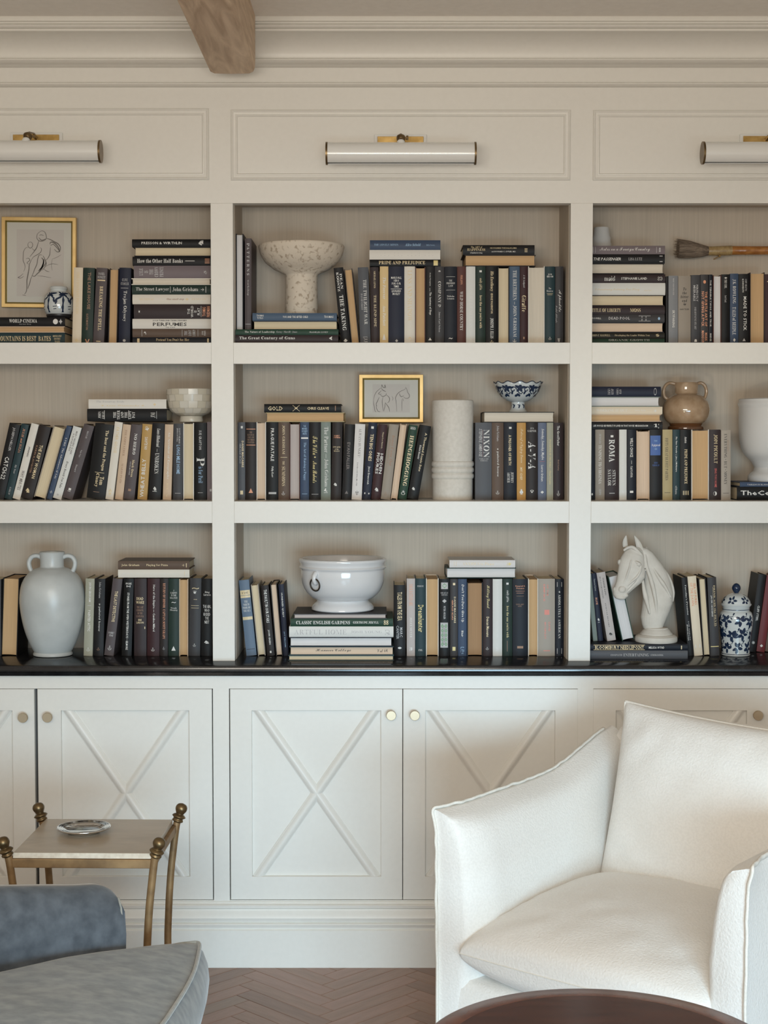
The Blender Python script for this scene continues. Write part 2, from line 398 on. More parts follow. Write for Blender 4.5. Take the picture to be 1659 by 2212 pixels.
for sx in (-1, 1):
    for sy in (-1, 1):
        def lp(o, z): return (sx*(hw+.008+o), sy*(hd+.004+o*.35), z)
        path = spline([lp(.006, TZ+.000), lp(.001, TZ-.02), lp(-.006, TZ-.075), lp(-.014, TZ-.15), lp(-.020, TZ-.25), lp(-.022, TZ-.36), lp(-.008, TZ-.48), lp(.020, TZ-.57), lp(.045, .004)], 7)
        leg = G().tube(path, .0098, 12).build('leg', gilt_iron, tb, smooth=True)
        # finial turned on the leg's own axis
        ax = (Vector(path[0])-Vector(path[4])).normalized(); base = Vector(path[0])-ax*.012
        prof = sprof([(.0085,0),(.011,.003),(.0175,.008),(.0150,.014),(.0165,.017),(.0215,.0215),(.0165,.027),(.012,.0295),(.0135,.033),(.0182,.043),(.0175,.052),(.012,.059),(.0008,.0625)], 4)
        q = Vector((0,0,1)).rotation_difference(ax); rr = []
        for r, z in prof:
            rr.append([tuple(base+q@Vector((r*.88*cos(a), r*.88*sin(a), z*.9))) for a in (2*pi*k/24 for k in range(24))])
        G().rings(rr).build('finial', dark_brass, leg, smooth=True)
ds = thing('silver_dish', 'shallow round silver dish with ribbed rim on the small side table', 'dish', (X_at(171,3.985)-.002, TY+.028, TZ+.0006))
prof = [(.001,0),(.040,0),(.043,.002),(.050,.005),(.056,.006),(.0575,.0075),(.0595,.006),(.062,.0085),(.0645,.007),(.067,.0095),(.0695,.0085),(.0705,.0098),(.0700,.0108),(.0660,.0110),(.0640,.0095),(.0615,.0106),(.0590,.0088),(.0565,.0094),(.0525,.0075),(.045,.0045),(.036,.0028),(.001,.0022)]
G().lathe([(r, z*1.5) for r, z in prof], 56).build('dish_body', silver, ds, smooth=True)

# ---------------------------------------------------------------- cushions
def pillow(g, w, h, T, M, pinch=.04, e=.5, n=36, crease=.002, seed=0, corner=0):
    """knife-edged cushion; M maps local (u across, v up, w out) to world"""
    for side in (1, -1):
        rr = []
        for j in range(n+1):
            v = -cos(pi*j/n); row = []
            for i in range(n+1):
                u = -cos(pi*i/n)
                th = T/2*max(0, (1-u**2)*(1-v**2))**e*(1+.0*u)
                x = w/2*u*(1-pinch*(1-v*v)); y = h/2*v*(1-pinch*(1-u*u))
                th += crease*noise.noise(Vector((x*16+seed, y*16, side*3)))*min(1, 6*(1-abs(u))*1)*min(1, 6*(1-abs(v)))
                row.append(tuple(M @ Vector((x, y, side*th))))
            rr.append(row)
        g.rings(rr, False, False, False)
    edge = []
    for k in range(4):
        for i in range(n):
            a = -cos(pi*i/n)
            u, v = ((a,-1),(1,a),(-a,1),(-1,-a))[k]
            edge.append(M @ Vector((w/2*u*(1-pinch*(1-v*v)), h/2*v*(1-pinch*(1-u*u)), 0)))
    return edge

# ---------------------------------------------------------------- white armchair
e1 = Vector((.779,-.628,0)); e2 = Vector((.628,.779,0)); up = Vector((0,0,1))
ORG = Vector((.139, 3.85-DIST, 0)); WCH = .836
ch = thing('white_armchair', 'white linen slipcovered armchair in front of the right base cabinets', 'armchair', tuple(ORG+e1*.418+e2*.40))
inv = Matrix.Translation(-(ORG+e1*.418+e2*.40))
def C_(a, s, z): return tuple(inv @ (ORG+e1*a+e2*s+up*z))
def ztop(s): 
    k = [(-.05,.733),(0,.736),(.12,.737),(.285,.740),(.42,.742),(.52,.750),(.60,.767),(.68,.790),(.76,.814),(.86,.836),(1.0,.84)]
    for (a, x), (b, y) in zip(k, k[1:]):
        if s <= b: return x+(y-x)*(s-a)/(b-a)
    return .84
LEN = .84
def arm(side):
    g = G(); rr = []; seam = []
    f = (lambda a: a) if side < 0 else (lambda a: WCH-a)
    ss = [0,.006,.016,.032,.055,.085,.12]+[.16+.04*i for i in range(18)]
    for s in ss:
        k = min(1, (s/.085))**.5; zt = ztop(s)
        ti = .060+.044*k                         # padded thickness, rounding in at the front
        wob = .003*noise.noise(Vector((s*9, side, 0)))
        ear = -.016*max(0, 1-s/.09)              # little flared ear at the front corner
        pts = [(0,.06),(0,.30),(-.004,.55),(-.002+ear*.3,zt-.10),(ear*.7,zt-.03),(ear,zt-.004),(ear+.004,zt),(.014+ear,zt-.002),(.030,zt-.012),(.056*ti/.118+.010,zt-.022),(ti*.78,zt-.045),(ti*.92,zt-.085),(ti+.004,zt-.15),(ti+.012+wob,zt-.24),(ti+.010,.42),(ti,.33),(ti-.006,.06)]
        rr.append([C_(f(a), s, z) for a, z in pts])
        if s <= .84: seam.append((ear+.001, s, zt))
    g.rings(rr)
    o = g.build('arm', linen, ch, smooth=60)
    # flange seam: up the front edge, over the ear and back along the top
    pth = [(f(-.003), -.002, .08),(f(-.003),-.003,.30),(f(-.006),-.003,.50),(f(-.006),-.003,.62),(f(-.008),-.003,.675),(f(-.013),-.004,.708),(f(-.018),-.004,.728),(f(-.017),0,.739)]
    pth += [(f(ea), s, z+.004) for ea, s, z in seam[2:]]
    pts = [Vector(C_(*p)) for p in pth]
    pts = spline(pts, 5)
    pts = [p+Vector((noise.noise(p*40), noise.noise(p*40+Vector((9,0,0))), noise.noise(p*37)))*.0022 for p in pts]
    G().tube(pts, .0078, 8, flat=.55).build('flange_seam', linen_seam, o, smooth=True)
arm(-1); arm(1)
# back panel of the shell
g = G(); rr = []
for i in range(15):
    a = .04+(WCH-.08)*i/14; b = 1-(2*i/14-1)**2; zt = .84+.035*b
    pts = [(.88+.02*b,.06),(.90+.02*b,.5),(.895+.02*b,zt-.03),(.87+.02*b,zt),(.83+.02*b,zt-.012),(.79,zt-.05),(.76,.6),(.74,.06)]
    rr.append([C_(a, s, z) for s, z in pts])
g.rings(rr); g.build('shell_back', linen, ch, smooth=60)
# front rail and skirt below the seat cushion
g = G(); rr = []
for i in range(13):
    a = .012+(WCH-.024)*i/12
    pts = [(.012,.05),(.002,.10),(-.002,.20),(.004,.292),(.022,.312),(.06,.316),(.74,.316),(.74,.05)]
    rr.append([C_(a, s, z) for s, z in pts])
g.rings(rr); g.build('front_rail', linen, ch, smooth=50)
for a in (.06, WCH-.06):
    for s in (.06, .78):
        G().tube([C_(a,s,.001), C_(a,s,.07)], [.016,.022], 12).build('leg', mat('dark_walnut_leg', (.05,.028,.018), .4), ch, smooth=40)
# seat cushion
def frame_m(a, s, z, right, upv, tilt=0):
    r = (e1*right[0]+e2*right[1]+up*right[2]).normalized(); u_ = (e1*upv[0]+e2*upv[1]+up*upv[2]).normalized()
    w_ = r.cross(u_).normalized(); M = Matrix((( r.x,u_.x,w_.x,0),(r.y,u_.y,w_.y,0),(r.z,u_.z,w_.z,0),(0,0,0,1)))
    return inv @ Matrix.Translation(ORG+e1*a+e2*s+up*z) @ M
g = G(); M = frame_m(.418, .325, .400, (1,0,0), (0,1,.02))
edge = pillow(g, .672, .70, .235, M, pinch=-.035, e=.30, crease=.006, seed=2)
o = g.build('seat_cushion', linen, ch, smooth=True)
G().tube(edge, .0016, 6, cyc=True).build('cushion_seam', linen_seam, o, smooth=True)
g = G(); M = frame_m(.452, .655, .664, (1,-.0,-.045), (.045,.20,.98))
edge = pillow(g, .67, .52, .23, M, pinch=.05, e=.42, crease=.007, seed=5)
o = g.build('back_cushion', linen, ch, smooth=True)
G().tube(edge, .0062, 8, cyc=True, flat=.7).build('cushion_flange', linen_seam, o, smooth=True)

# ---------------------------------------------------------------- grey-blue armchair, lower left
bch = thing('velvet_armchair', 'blue-grey velvet armchair with a loose seat cushion beside the side table', 'armchair', (-.85, -1.55, 0))
binv = Vector((.85, 1.55, 0))
def B_(x, d, z): return (x+binv.x, d-DIST+binv.y, z)
# seat cushion from an outline seen from above (X, distance from the viewer)
out = spline([(-1.45,3.12,0),(-1.20,3.26,0),(-.85,3.44,0),(-.62,3.60,0),(-.52,3.672,0),(-.470,3.696,0),(-.452,3.685,0),(-.446,3.62,0),(-.442,3.48,0),(-.452,3.33,0),(-.466,3.20,0),(-.49,3.08,0),(-.53,2.985,0),(-.68,2.95,0),(-1.0,2.93,0),(-1.45,2.92,0)], 7)
cx0, cd0 = -.93, 3.30; zs = .445
g = G(); rr = []
def scaled(k, z, push=0):
    r_ = []
    for p in out:
        dx, dd = p.x-cx0, p.y-cd0; L_ = sqrt(dx*dx+dd*dd)
        x = cx0+dx*k+dx/L_*push; d = cd0+dd*k+dd/L_*push
        r_.append(B_(x, d, z+.003*noise.noise(Vector((x*9, d*9, z*4)))))
    return r_
for z, push in ((.30,-.006),(.305,.004),(.325,.020),(.36,.030),(.395,.026),(.425,.014),(.440,.003)): rr.append(scaled(1, z, push))
for k in (1,.985,.95,.9,.83,.74,.62,.48,.32,.15,.02): rr.append(scaled(k, zs+.045*(1-k**2.6)**.9))
g.rings(rr); sc_ = g.build('seat_cushion', velvet, bch, smooth=True)
for q in (0, 1):
    z = (.446, .302)[q]
    G().tube([Vector(p) for p in scaled(1.0, z, .004)], .0048, 8).build('piping', velvet_edge, sc_, smooth=True)
# arm wrapping behind the cushion: rises from the seat, rounded end
g = G(); rr = []
cl = spline([(-1.50,3.13,0),(-1.2,3.315,0),(-.95,3.475,0),(-.80,3.57,0),(-.72,3.625,0),(-.69,3.648,0),(-.668,3.664,0),(-.656,3.673,0),(-.650,3.677,0)], 5)
n = len(cl)
for i, p in enumerate(cl):
    a = cl[max(i-1,0)]; b = cl[min(i+1,n-1)]; t = (b-a).normalized(); nr = Vector((t.y, -t.x, 0))   # towards the viewer
    f_ = i/(n-1); k = 1 if f_ < .85 else max(.12, sqrt(max(0, 1-((f_-.85)/.15)**2)))
    tw = .060*(.35+.65*k); dist_ = (p - cl[-1]).length
    rc = .055; q0 = max(0, rc-dist_); zt = .598+.05*min(1, dist_/.35)-(rc-sqrt(max(0, rc*rc-q0*q0)))*.8
    ring = []
    prof = [(1.0,.25),(1.05,.40),(1.15,.46),(1.2,.51),(1.08,.548),(.7,zt-.012),(.2,zt),(-.4,zt-.002),(-.85,zt-.022),(-1.05,.54),(-1.05,.40),(-1.0,.25)]
    for q, z in prof:
        c = p+nr*(tw*q); z = .25+(z-.25)*((zt-.25)/.35 if z < zt-.03 else 1); ring.append(B_(c.x, c.y, z+.002*noise.noise(Vector((c.x*14, z*14, 1)))))
    rr.append(ring)
g.rings(rr); ao = g.build('arm', velvet_blue, bch, smooth=70)
pr_ = [(1.14,.44),(1.22,.52),(1.10,.558),(.85,.580)]
k_i = int(n*.80); p = cl[k_i]; t = (cl[k_i+1]-cl[k_i-1]).normalized(); nr = Vector((t.y,-t.x,0))
G().tube([Vector(B_(*(p+nr*(.052*q)).xy, z-.002)) for q, z in pr_], .0026, 6).build('arm_seam', velvet_edge, ao, smooth=True)
# seat deck, front and back shell below the cushion
g = G(); rr = []
for z, k, push in ((.10,1,-.03),(.14,1,-.022),(.29,1,-.018),(.298,1,-.024)): rr.append(scaled(k, z, push))
g.rings(rr); g.build('seat_base', velvet, bch, smooth=60)
G().rings([[B_(x,d,z) for x,d in ((-1.62,2.8),(-1.62,3.42),(-1.46,3.38),(-1.44,2.85))] for z in (.10,.45,.80,.84)]).build('chair_back', velvet_blue, bch, smooth=50)
G().rings([[B_(x,d,z) for x,d in ((-1.5,2.74),(-.78,2.74),(-.76,2.82),(-1.5,2.84))] for z in (.10,.45,.585,.60)]).build('near_arm', velvet_blue, bch, smooth=50)
for x, d in ((-.52,3.08),(-.50,3.58),(-1.5,2.95),(-1.5,3.28)):
    G().tube([B_(x,d,.001), B_(x,d,.11)], [.013,.022], 12).build('leg', mat('dark_walnut_leg', (.05,.028,.018), .4), bch, smooth=40)

# ---------------------------------------------------------------- round wooden table, bottom edge
mahog = noisy('mahogany_veneer', (.085,.026,.014), (.045,.013,.008), scale=(2,14,2), nscale=2.5, rough=.24, detail=8, dist=.4, lo=.3, hi=.7, spec=.25)
mahog_rim = noisy('mahogany_band', (.17,.062,.034), (.11,.036,.02), scale=(10,10,2), nscale=3, rough=.24, detail=8, lo=.3, hi=.7, spec=.25)
zr = .56
dfar = (EYE-zr)*F_PX/ (2150-950); Rr = .335
RX, RY = X_at(1257, dfar), dfar-Rr-DIST
rt = thing('round_table', 'round polished mahogany occasional table in front of the white armchair', 'table', (RX, RY, 0))
G().lathe([(.001,zr-.028),(Rr-.03,zr-.028),(Rr-.008,zr-.022),(Rr-.001,zr-.014),(Rr,zr-.008),(Rr-.003,zr-.002),(Rr-.007,zr),(Rr-.05,zr)], 96).build('rim_band', mahog_rim, rt, smooth=40)
G().lathe([(.001,zr-.004),(Rr-.049,zr-.004),(Rr-.049,zr+.0004),(.001,zr+.0004)], 96).build('veneered_top', mahog, rt, smooth=40)
G().lathe(sprof([(.03,zr-.028),(.028,.46),(.045,.42),(.03,.36),(.028,.30),(.05,.22),(.055,.17),(.03,.15),(.028,.13)],5), 32).build('pedestal', mahog_rim, rt, smooth=True)
for k in range(3):
    a = 2*pi*k/3+.5
    G().tube([(r*cos(a), r*sin(a), z) for r, z in ((.02,.155),(.10,.150),(.18,.09),(.24,.03),(.27,.013))], [.018,.017,.014,.012,.012], 10).build('leg', mahog_rim, rt, smooth=True)
# ---------------------------------------------------------------- lettering
_TC = {}
BASE = {'S': (0x1D400,0x1D41A,0x1D7CE), 's': (0x1D400,0x1D41A,0x1D7CE), 'i': (0x1D400,0x1D41A,0x1D7CE), 'c': (0x1D4D0,0x1D4EA,None)}
PASS = {'s': 1, 'n': 2, 'o': 2}; SHEAR = {'i': .24, 'o': .24}     # thinner serif, heavier sans, slanted ones
def styled(txt, st):
    b = BASE.get(st); s = ''
    for ch_ in txt:
        if b and 'A' <= ch_ <= 'Z': s += chr(b[0]+ord(ch_)-65)
        elif b and 'a' <= ch_ <= 'z': s += chr(b[1]+ord(ch_)-97)
        elif b and b[2] and '0' <= ch_ <= '9': s += chr(b[2]+ord(ch_)-48)
        else: s += ch_
    return s
def glyph_batch(keys):
    """outlines of every character once, set into words here; each word normalised to a unit box"""
    sc_ = bpy.data.scenes.new('lettering_bench'); CH = {}
    for thin in (0, 1, 2):
        cs = sorted({c for t_, st in keys if PASS.get(st, 0) == thin for c in styled(t_, st) if c not in ' \n'})
        lines = ['H']+cs+['H']
        fc = bpy.data.curves.new('lettering_source', 'FONT'); fo = bpy.data.objects.new('lettering_source', fc); sc_.collection.objects.link(fo)
        fc.resolution_u = 1; fc.offset = (0, -.012, .016)[thin]; fc.space_line = 3; fc.body = '\n'.join(lines)
        vl = sc_.view_layers[0]; vl.update()
        ev = fo.evaluated_get(vl.depsgraph); me = ev.to_mesh()
        co = [(v.co.x, v.co.y) for v in me.vertices]; polys = [tuple(p.vertices) for p in me.polygons]; ev.to_mesh_clear()
        ld = -min(y for x, y in co)/(len(lines)-1)
        for p in polys:
            i = int(round((-co[p[0]][1]+.25)/ld)); c = lines[max(0, min(i, len(lines)-1))]
            vs, fs, mp = CH.setdefault((c, thin), ([], [], {})); f = []
            for q in p:
                if (i, q) not in mp: mp[(i, q)] = len(vs); vs.append((co[q][0], co[q][1]+i*ld))
                f.append(mp[(i, q)])
            if not (c == 'H' and i == len(lines)-1): fs.append(tuple(f))
        bpy.data.objects.remove(fo)
    bpy.data.scenes.remove(sc_)
    for k in keys:
        txt, st = k; thin = PASS.get(st, 0); sh_ = SHEAR.get(st, 0); VS, FS = [], []
        for r_, ln in enumerate(txt.split('\n')):
            pen = 0; loc = []; n0 = len(VS)
            for c in styled(ln, st):
                if c == ' ' or (c, thin) not in CH: pen += .27; continue
                vs, fs, _ = CH[(c, thin)]
                used = {q for f in fs for q in f}; x0 = min(vs[q][0] for q in used); x1 = max(vs[q][0] for q in used)
                FS += [tuple(q+n0+len(loc) for q in f) for f in fs]; loc += [(x-x0+pen+sh_*y, y) for x, y in vs]
                pen += x1-x0+(.035 if st == 'c' else .075)
            VS += [(x-pen/2, y-r_*.95) for x, y in loc]
        if not FS: VS = [(0,0),(1,0),(1,1)]; FS = [(0,1,2)]
        us = {q for f in FS for q in f}
        x0 = min(VS[q][0] for q in us); x1 = max(VS[q][0] for q in us); y0 = min(VS[q][1] for q in us); y1 = max(VS[q][1] for q in us)
        _TC[k] = ([((x-x0)/(x1-x0+1e-9), (y-y0)/(y1-y0+1e-9)) for x, y in VS], FS)
def glyphs(txt, st): return _TC[(txt, st)]
PRINT = []

COLR = {   # as photographed; turned into surface colours below
 'black': (33,31,33), 'jet': (22,22,24), 'charcoal': (62,60,62), 'slate grey': (78,80,86), 'dark brown': (50,41,39), 'brown': (92,72,58),
 'reddish brown': (92,50,42), 'maroon': (66,32,36), 'navy': (32,38,62), 'dark navy': (26,32,46), 'steel blue': (62,84,108), 'blue': (54,72,100),
 'slate blue': (84,94,116), 'teal': (34,62,68), 'dark green': (34,56,48), 'forest green': (32,68,50), 'grey green': (104,114,106), 'sage': (136,134,116),
 'cream': (206,190,164), 'ivory': (214,206,192), 'white': (218,212,202), 'pale grey': (184,180,178), 'light grey': (160,158,160), 'taupe': (128,118,106),
 'greige': (140,130,118), 'tan': (176,150,122), 'khaki': (150,134,90), 'mustard': (158,122,52), 'gold': (186,158,102), 'ochre': (164,118,34),
 'grey mauve': (104,92,96), 'mauve': (160,150,146), 'dark taupe': (82,72,74), 'plum brown': (58,44,46), 'grey': (108,110,114), 'olive brown': (98,78,54),
 'dark grey': (66,66,70), 'silver': (182,182,178), 'red': (120,34,30), 'blue grey': (84,102,122), 'dark olive': (44,40,30), 'wine': (112,40,44)}
PAGEC = {'tan': (178,146,106), 'cream': (206,190,160), 'pale': (208,198,182), 'pink': (196,174,152), 'grey': (168,158,154), 'white': (206,204,204), 'brown': (150,118,86)}
TXC = {'w': (235,232,226), 'g': (222,196,140), 'y': (206,184,96), 'o': (226,140,84), 'k': (60,54,50), 'l': (170,168,168), 'r': (190,70,60), 'b': (130,170,205), 'p': (235,130,110), 't': (150,110,80), 'B': (48,92,164), 'G': (96,150,96), 'd': (110,100,96), 'W': (250,248,244)}
GAIN = 1.5
def surf(c, k=GAIN, sat=.80):
    l = lin(c); y = .3*l[0]+.55*l[1]+.15*l[2]
    k *= .30+.70*min(1, y/.14)**.6            # deep covers keep their depth
    o = [(y+(x-y)*sat)*k for x in l]; q = min(1, .74/max(o))
    return tuple(x*q for x in o)
def cover_mat(col): return mat('cover_'+col.replace(' ', '_'), surf(COLR[col]), .50, 0, .25)
def page_mat(col):
    c = surf(PAGEC[col], 1.4, .95)
    return noisy('pages_'+col, c, tuple(x*.86 for x in c), scale=(900,6,6), nscale=1, rough=.85, detail=2, lo=.3, hi=.7, bump=.35, bdist=.0006)
def ink(c):
    metallic = c in 'gyo'
    return mat('ink_'+c, surf(TXC[c], 1.25, .75), .4 if metallic else .55, 0, .4)

BOOKS = []
def book(M, t, h, d, col, texts=(), out=False, pg='cream', label='', group='', curved=None, soft=False):
    """book standing at the local origin (bottom centre of its front), thickness t along x, height h, depth d.
    out=True turns the page edges to the front."""
    root = bpy.data.objects.new('book', None); COL.objects.link(root); root.empty_display_size = .03
    root.matrix_world = M; tag(root, label, 'book', group)
    c = .0026 if not soft else .0006; c = min(c, t*.14)
    arc = min(.0035, t*.10) if curved is None else curved
    hw_ = t/2
    n = 6 if t > .012 else 3
    fr = [(-hw_+t*i/n, .001+arc*((2*i/n-1)**2)) for i in range(n+1)]          # spine bulge, x left to right
    if not out:
        ring = fr+[(hw_, d), (hw_-c, d)]+[(x*(1-2*c/t), y+c*1.05) for x, y in reversed(fr)]+[(-hw_+c, d), (-hw_, d)]
    else:
        bk = [(x, d-(y-.001)) for x, y in fr]
        ring = [(-hw_, 0)]+bk+[(hw_, 0), (hw_-c, 0)]+[(x*(1-2*c/t), y-c) for x, y in reversed(bk)]+[(-hw_+c, 0)]
    g = G(); g.rings([[(x, y, z) for x, y in ring] for z in (0, .0008, h-.0008, h)])
    g.build('cover', cover_mat(col), root, smooth=35)
    # page block: concave at the fore-edge
    i_ = .0035 if not soft else .0004
    x0 = -hw_+c*1.02; w_ = t-2.04*c; e = min(.006, t*.16) if not soft else .0005
    if out:
        ff = [(x0+w_*k/6, i_+e*(1-(2*k/6-1)**2)) for k in range(7)]; pr = ff+[(x0+w_, d-c-.001), (x0, d-c-.001)]
    else:
        bb_ = [(x0+w_*k/6, d-i_-e*(1-(2*k/6-1)**2)) for k in range(7)]; pr = [(x0, c+arc+.001)]+bb_+[(x0+w_, c+arc+.001)]
    g = G(); g.rings([[(x, y, z) for x, y in pr] for z in (i_, h-i_)])
    g.build('page_block', page_mat(pg), root, smooth=35)
    if texts: PRINT.append((root, texts, t, h, hw_, out, arc, i_, e))
    BOOKS.append(root); return root

def print_spines():
    glyph_batch(sorted({(T[0], T[5]) for p in PRINT for T in p[1] if T[0] != '|'}))
    for root, texts, t, h, hw_, out, arc, i_, e in PRINT:
        nt_ = 0; fl = (lambda x: .001+arc*min(1, (x/hw_)**2)) if not out else (lambda x: i_+e*(1-min(1,(x/hw_)**2)))
        for T in texts:
            txt, s0, s1, a, b, st, cc = T[:7]; mode = T[7] if len(T) > 7 else 'v'
            nt_ += 1
            if txt == '|':       # a rule or panel
                vs = [(0,0),(.25,0),(.5,0),(.75,0),(1,0),(1,1),(.75,1),(.5,1),(.25,1),(0,1)]; fs = [(0,1,8,9),(1,2,7,8),(2,3,6,7),(3,4,5,6)]; mode = 'h'
            else: vs, fs = glyphs(txt, st)
            o = []
            for u, v in vs:
                if mode == 'v': X = -hw_+t*(a+(b-a)*v); Z = h*(1-(s0+(s1-s0)*u))
                elif mode == 'u': X = -hw_+t*(b-(b-a)*v); Z = h*(1-(s1-(s1-s0)*u))
                else: X = -hw_+t*(a+(b-a)*u); Z = h*(1-(s1-(s1-s0)*v))
                o.append((X, fl(X)-.00035-.00006*nt_, Z))
            me = bpy.data.meshes.new('lettering'); me.from_pydata(o, [], fs); me.materials.append(ink(cc))
            q_ = bpy.data.objects.new('lettering' if txt != '|' else 'printed_rule', me); COL.objects.link(q_); q_.parent = root
def lab(desc, col, title, where, out, pg):
    if desc: return desc+' '+where if desc.endswith('>') is False else desc[:-1]
    if out: return None
    return '%s book titled %s %s' % (col, title, where)

BD = .155
def shelfZ(r): return CT if r == 3 else S[r][1]
def U(r, x0, x1, dx, yt, col, name, texts=(), out=False, pg='cream', Y=.11, d=BD, z0=None, yb=None, label=None, group=None, where='', soft=False):
    """upright book from its photographed edges: x0,x1 at the foot, dx lean of the top, yt top"""
    ym = 912
    zs = shelfZ(r) if z0 is None else z0
    ybot = {1:738,2:1080,3:1418}[r] if yb is None else yb
    X0 = P(x0, ybot, Y)[0]; X1 = P(x1, ybot, Y)[0]; Xt = P(x0+dx, yt, Y)[0]; Zt = P(x0+dx, yt, Y)[1]
    H_ = Zt-zs; th = atan2(Xt-X0, H_)
    t = (X1-X0)*cos(th)-.0006
    h = (H_ - t*abs(sin(th)))/cos(th)
    # pivot on the lower corner
    M = Matrix.Rotation(th, 4, 'Y')
    if th >= 0: piv = Vector((t/2,0,0)); X = X1-.0003
    else: piv = Vector((-t/2,0,0)); X = X0+.0003
    M = Matrix.Translation(Vector((X, Y, zs+.0002))) @ M @ Matrix.Translation(-piv)
    return book(M, t, h, d, col, texts, out, pg, label, group, soft=soft)
def Fl(x0, x1, z0, thick, col, texts=(), out=False, pg='cream', Y=.11, d=BD, label=None, group=None, flip=False):
    """flat-lying book between world x0..x1 resting at z0, spine or page edges to the front"""
    h = x1-x0
    M = Matrix.Translation(Vector((x1, Y, z0+thick/2))) @ Matrix.Rotation(-pi/2, 4, 'Y')
    return book(M, thick, h, d, col, texts, out, pg, label, group)
WH = {(1,'L'): 'top left shelf', (1,'C'): 'top centre shelf', (1,'R'): 'top right shelf',
      (2,'L'): 'middle left shelf', (2,'C'): 'middle centre shelf', (2,'R'): 'middle right shelf',
      (3,'L'): 'left worktop', (3,'C'): 'centre worktop', (3,'R'): 'right worktop'}
# texts: (string, start, end along the spine, edge a, edge b across it, style, ink, 'h' when set across)
# rows: (x0, x1, lean, top, colour, short name, texts[, page colour when the fore-edge faces out])
def run(r, b, rows, gname=None, **kw):
    wh = WH[(r,b)]; grp = 'books standing on the '+wh
    for i, R in enumerate(rows):
        x0, x1, dx, yt, col, nm, tx = R[:7]; pg = R[7] if len(R) > 7 else None
        if nm.startswith('*'): L_ = nm[1:]
        elif pg:
            L_ = 'book with %s page edges outward, %s, %s' % (pg, nm, wh)
        else: L_ = '%s book titled %s standing on the %s' % (col, nm, wh)
        if len(L_.split()) > 16: print('LONG', L_)
        U(r, x0, x1, dx, yt, col, nm, tx, out=bool(pg), pg=pg or 'cream', label=L_, group=grp, **kw)
def stack(r, b, rows, zbase=None, where='in the flat stack', Y=.11, d=BD, thick0=None):
    """rows from the bottom up: (x0, x1, ytop, ybottom, colour, name, texts, pages)"""
    wh = WH[(r,b)]; z = shelfZ(r) if zbase is None else zbase; first = zbase is None
    for i, R in enumerate(rows):
        x0, x1, yt, yb, col, nm, tx = R[:7]; pg = R[7] if len(R) > 7 else None
        Yi = Y + (R[8] if len(R) > 8 else 0)
        xa, za = P(x0, yb, Yi); xb, zt = P(x1, yt, Yi)
        th = zt-z-.0004
        if nm.startswith('*'): L_ = nm[1:]
        elif pg: L_ = 'flat book with %s page edges, %s, %s' % (pg, nm, wh)
        else: L_ = '%s book titled %s lying flat, %s' % (col, nm, wh)
        Fl(xa, xb, z+.0002, th, col, tx, out=bool(pg), pg=pg or 'cream', Y=Yi, d=d, label=L_, group='books lying flat on the '+wh)
        z = zt
    return z
v, h = 'v', 'h'
# ================= top left
zz = stack(1, 'L', [
 (-75,139.5,718.5,738,'teal','Mountains Is Best',[('ALL OF MOUNTAINS IS BEST  BATES',.16,.86,.30,.72,'S','g'),('BIOGRAPHY\nHISTORY\nWALES',.88,.97,.18,.80,'s','g')]),
 (-72,139.5,705,717,'tan','*tan edged book between the black and teal books at the left edge',[], 'tan'),
 (-75,140,685,704,'jet','World Cinema',[('WORLD CINEMA',.44,.72,.40,.80,'S','w'),('Gordon Gray',.54,.66,.16,.30,'N','l'),('●',.88,.93,.22,.82,'N','w'),('✦',.94,.975,.22,.82,'N','l')]),
])
z_cinema = zz
run(1, 'L', [
 (155,175,4,577.5,'cream','*cream book with faint gilt lettering beside the blue and white jar',[('THE CONSTANT PRINCESS',.06,.60,.34,.66,'S','g'),('◆',.92,.97,.3,.7,'N','g')]),
 (175.5,199.6,4.5,578,'dark green','The Lake House',[('THE LAKE HOUSE',.06,.54,.42,.70,'n','t'),('KATE MORTON',.60,.81,.36,.56,'n','t'),('V',.93,1,.32,.72,'n','o','h')]),
 (199.8,224,8,578,'dark taupe','Breaking the Spell',[('BREAKING THE SPELL',.24,.82,.40,.70,'S','g'),('DANIEL\nDENNETT',.06,.14,.15,.85,'S','l',h),('|',.155,.17,.15,.85,'','g'),('|',.955,.965,.3,.7,'','g')]),
 (233,253,4,580,'dark brown','between two spines beside the navy book',[], 'tan'),
 (254.6,280.3,2.5,578,'navy','Trojan Odyssey',[('CLIVE\nCUSSLER',.14,.225,.16,.84,'s','l',h),('Trojan Odyssey',.30,.70,.34,.70,'s','w'),('|',.262,.267,.16,.8,'','l'),('●',.93,.965,.4,.65,'N','l',h)]),
])
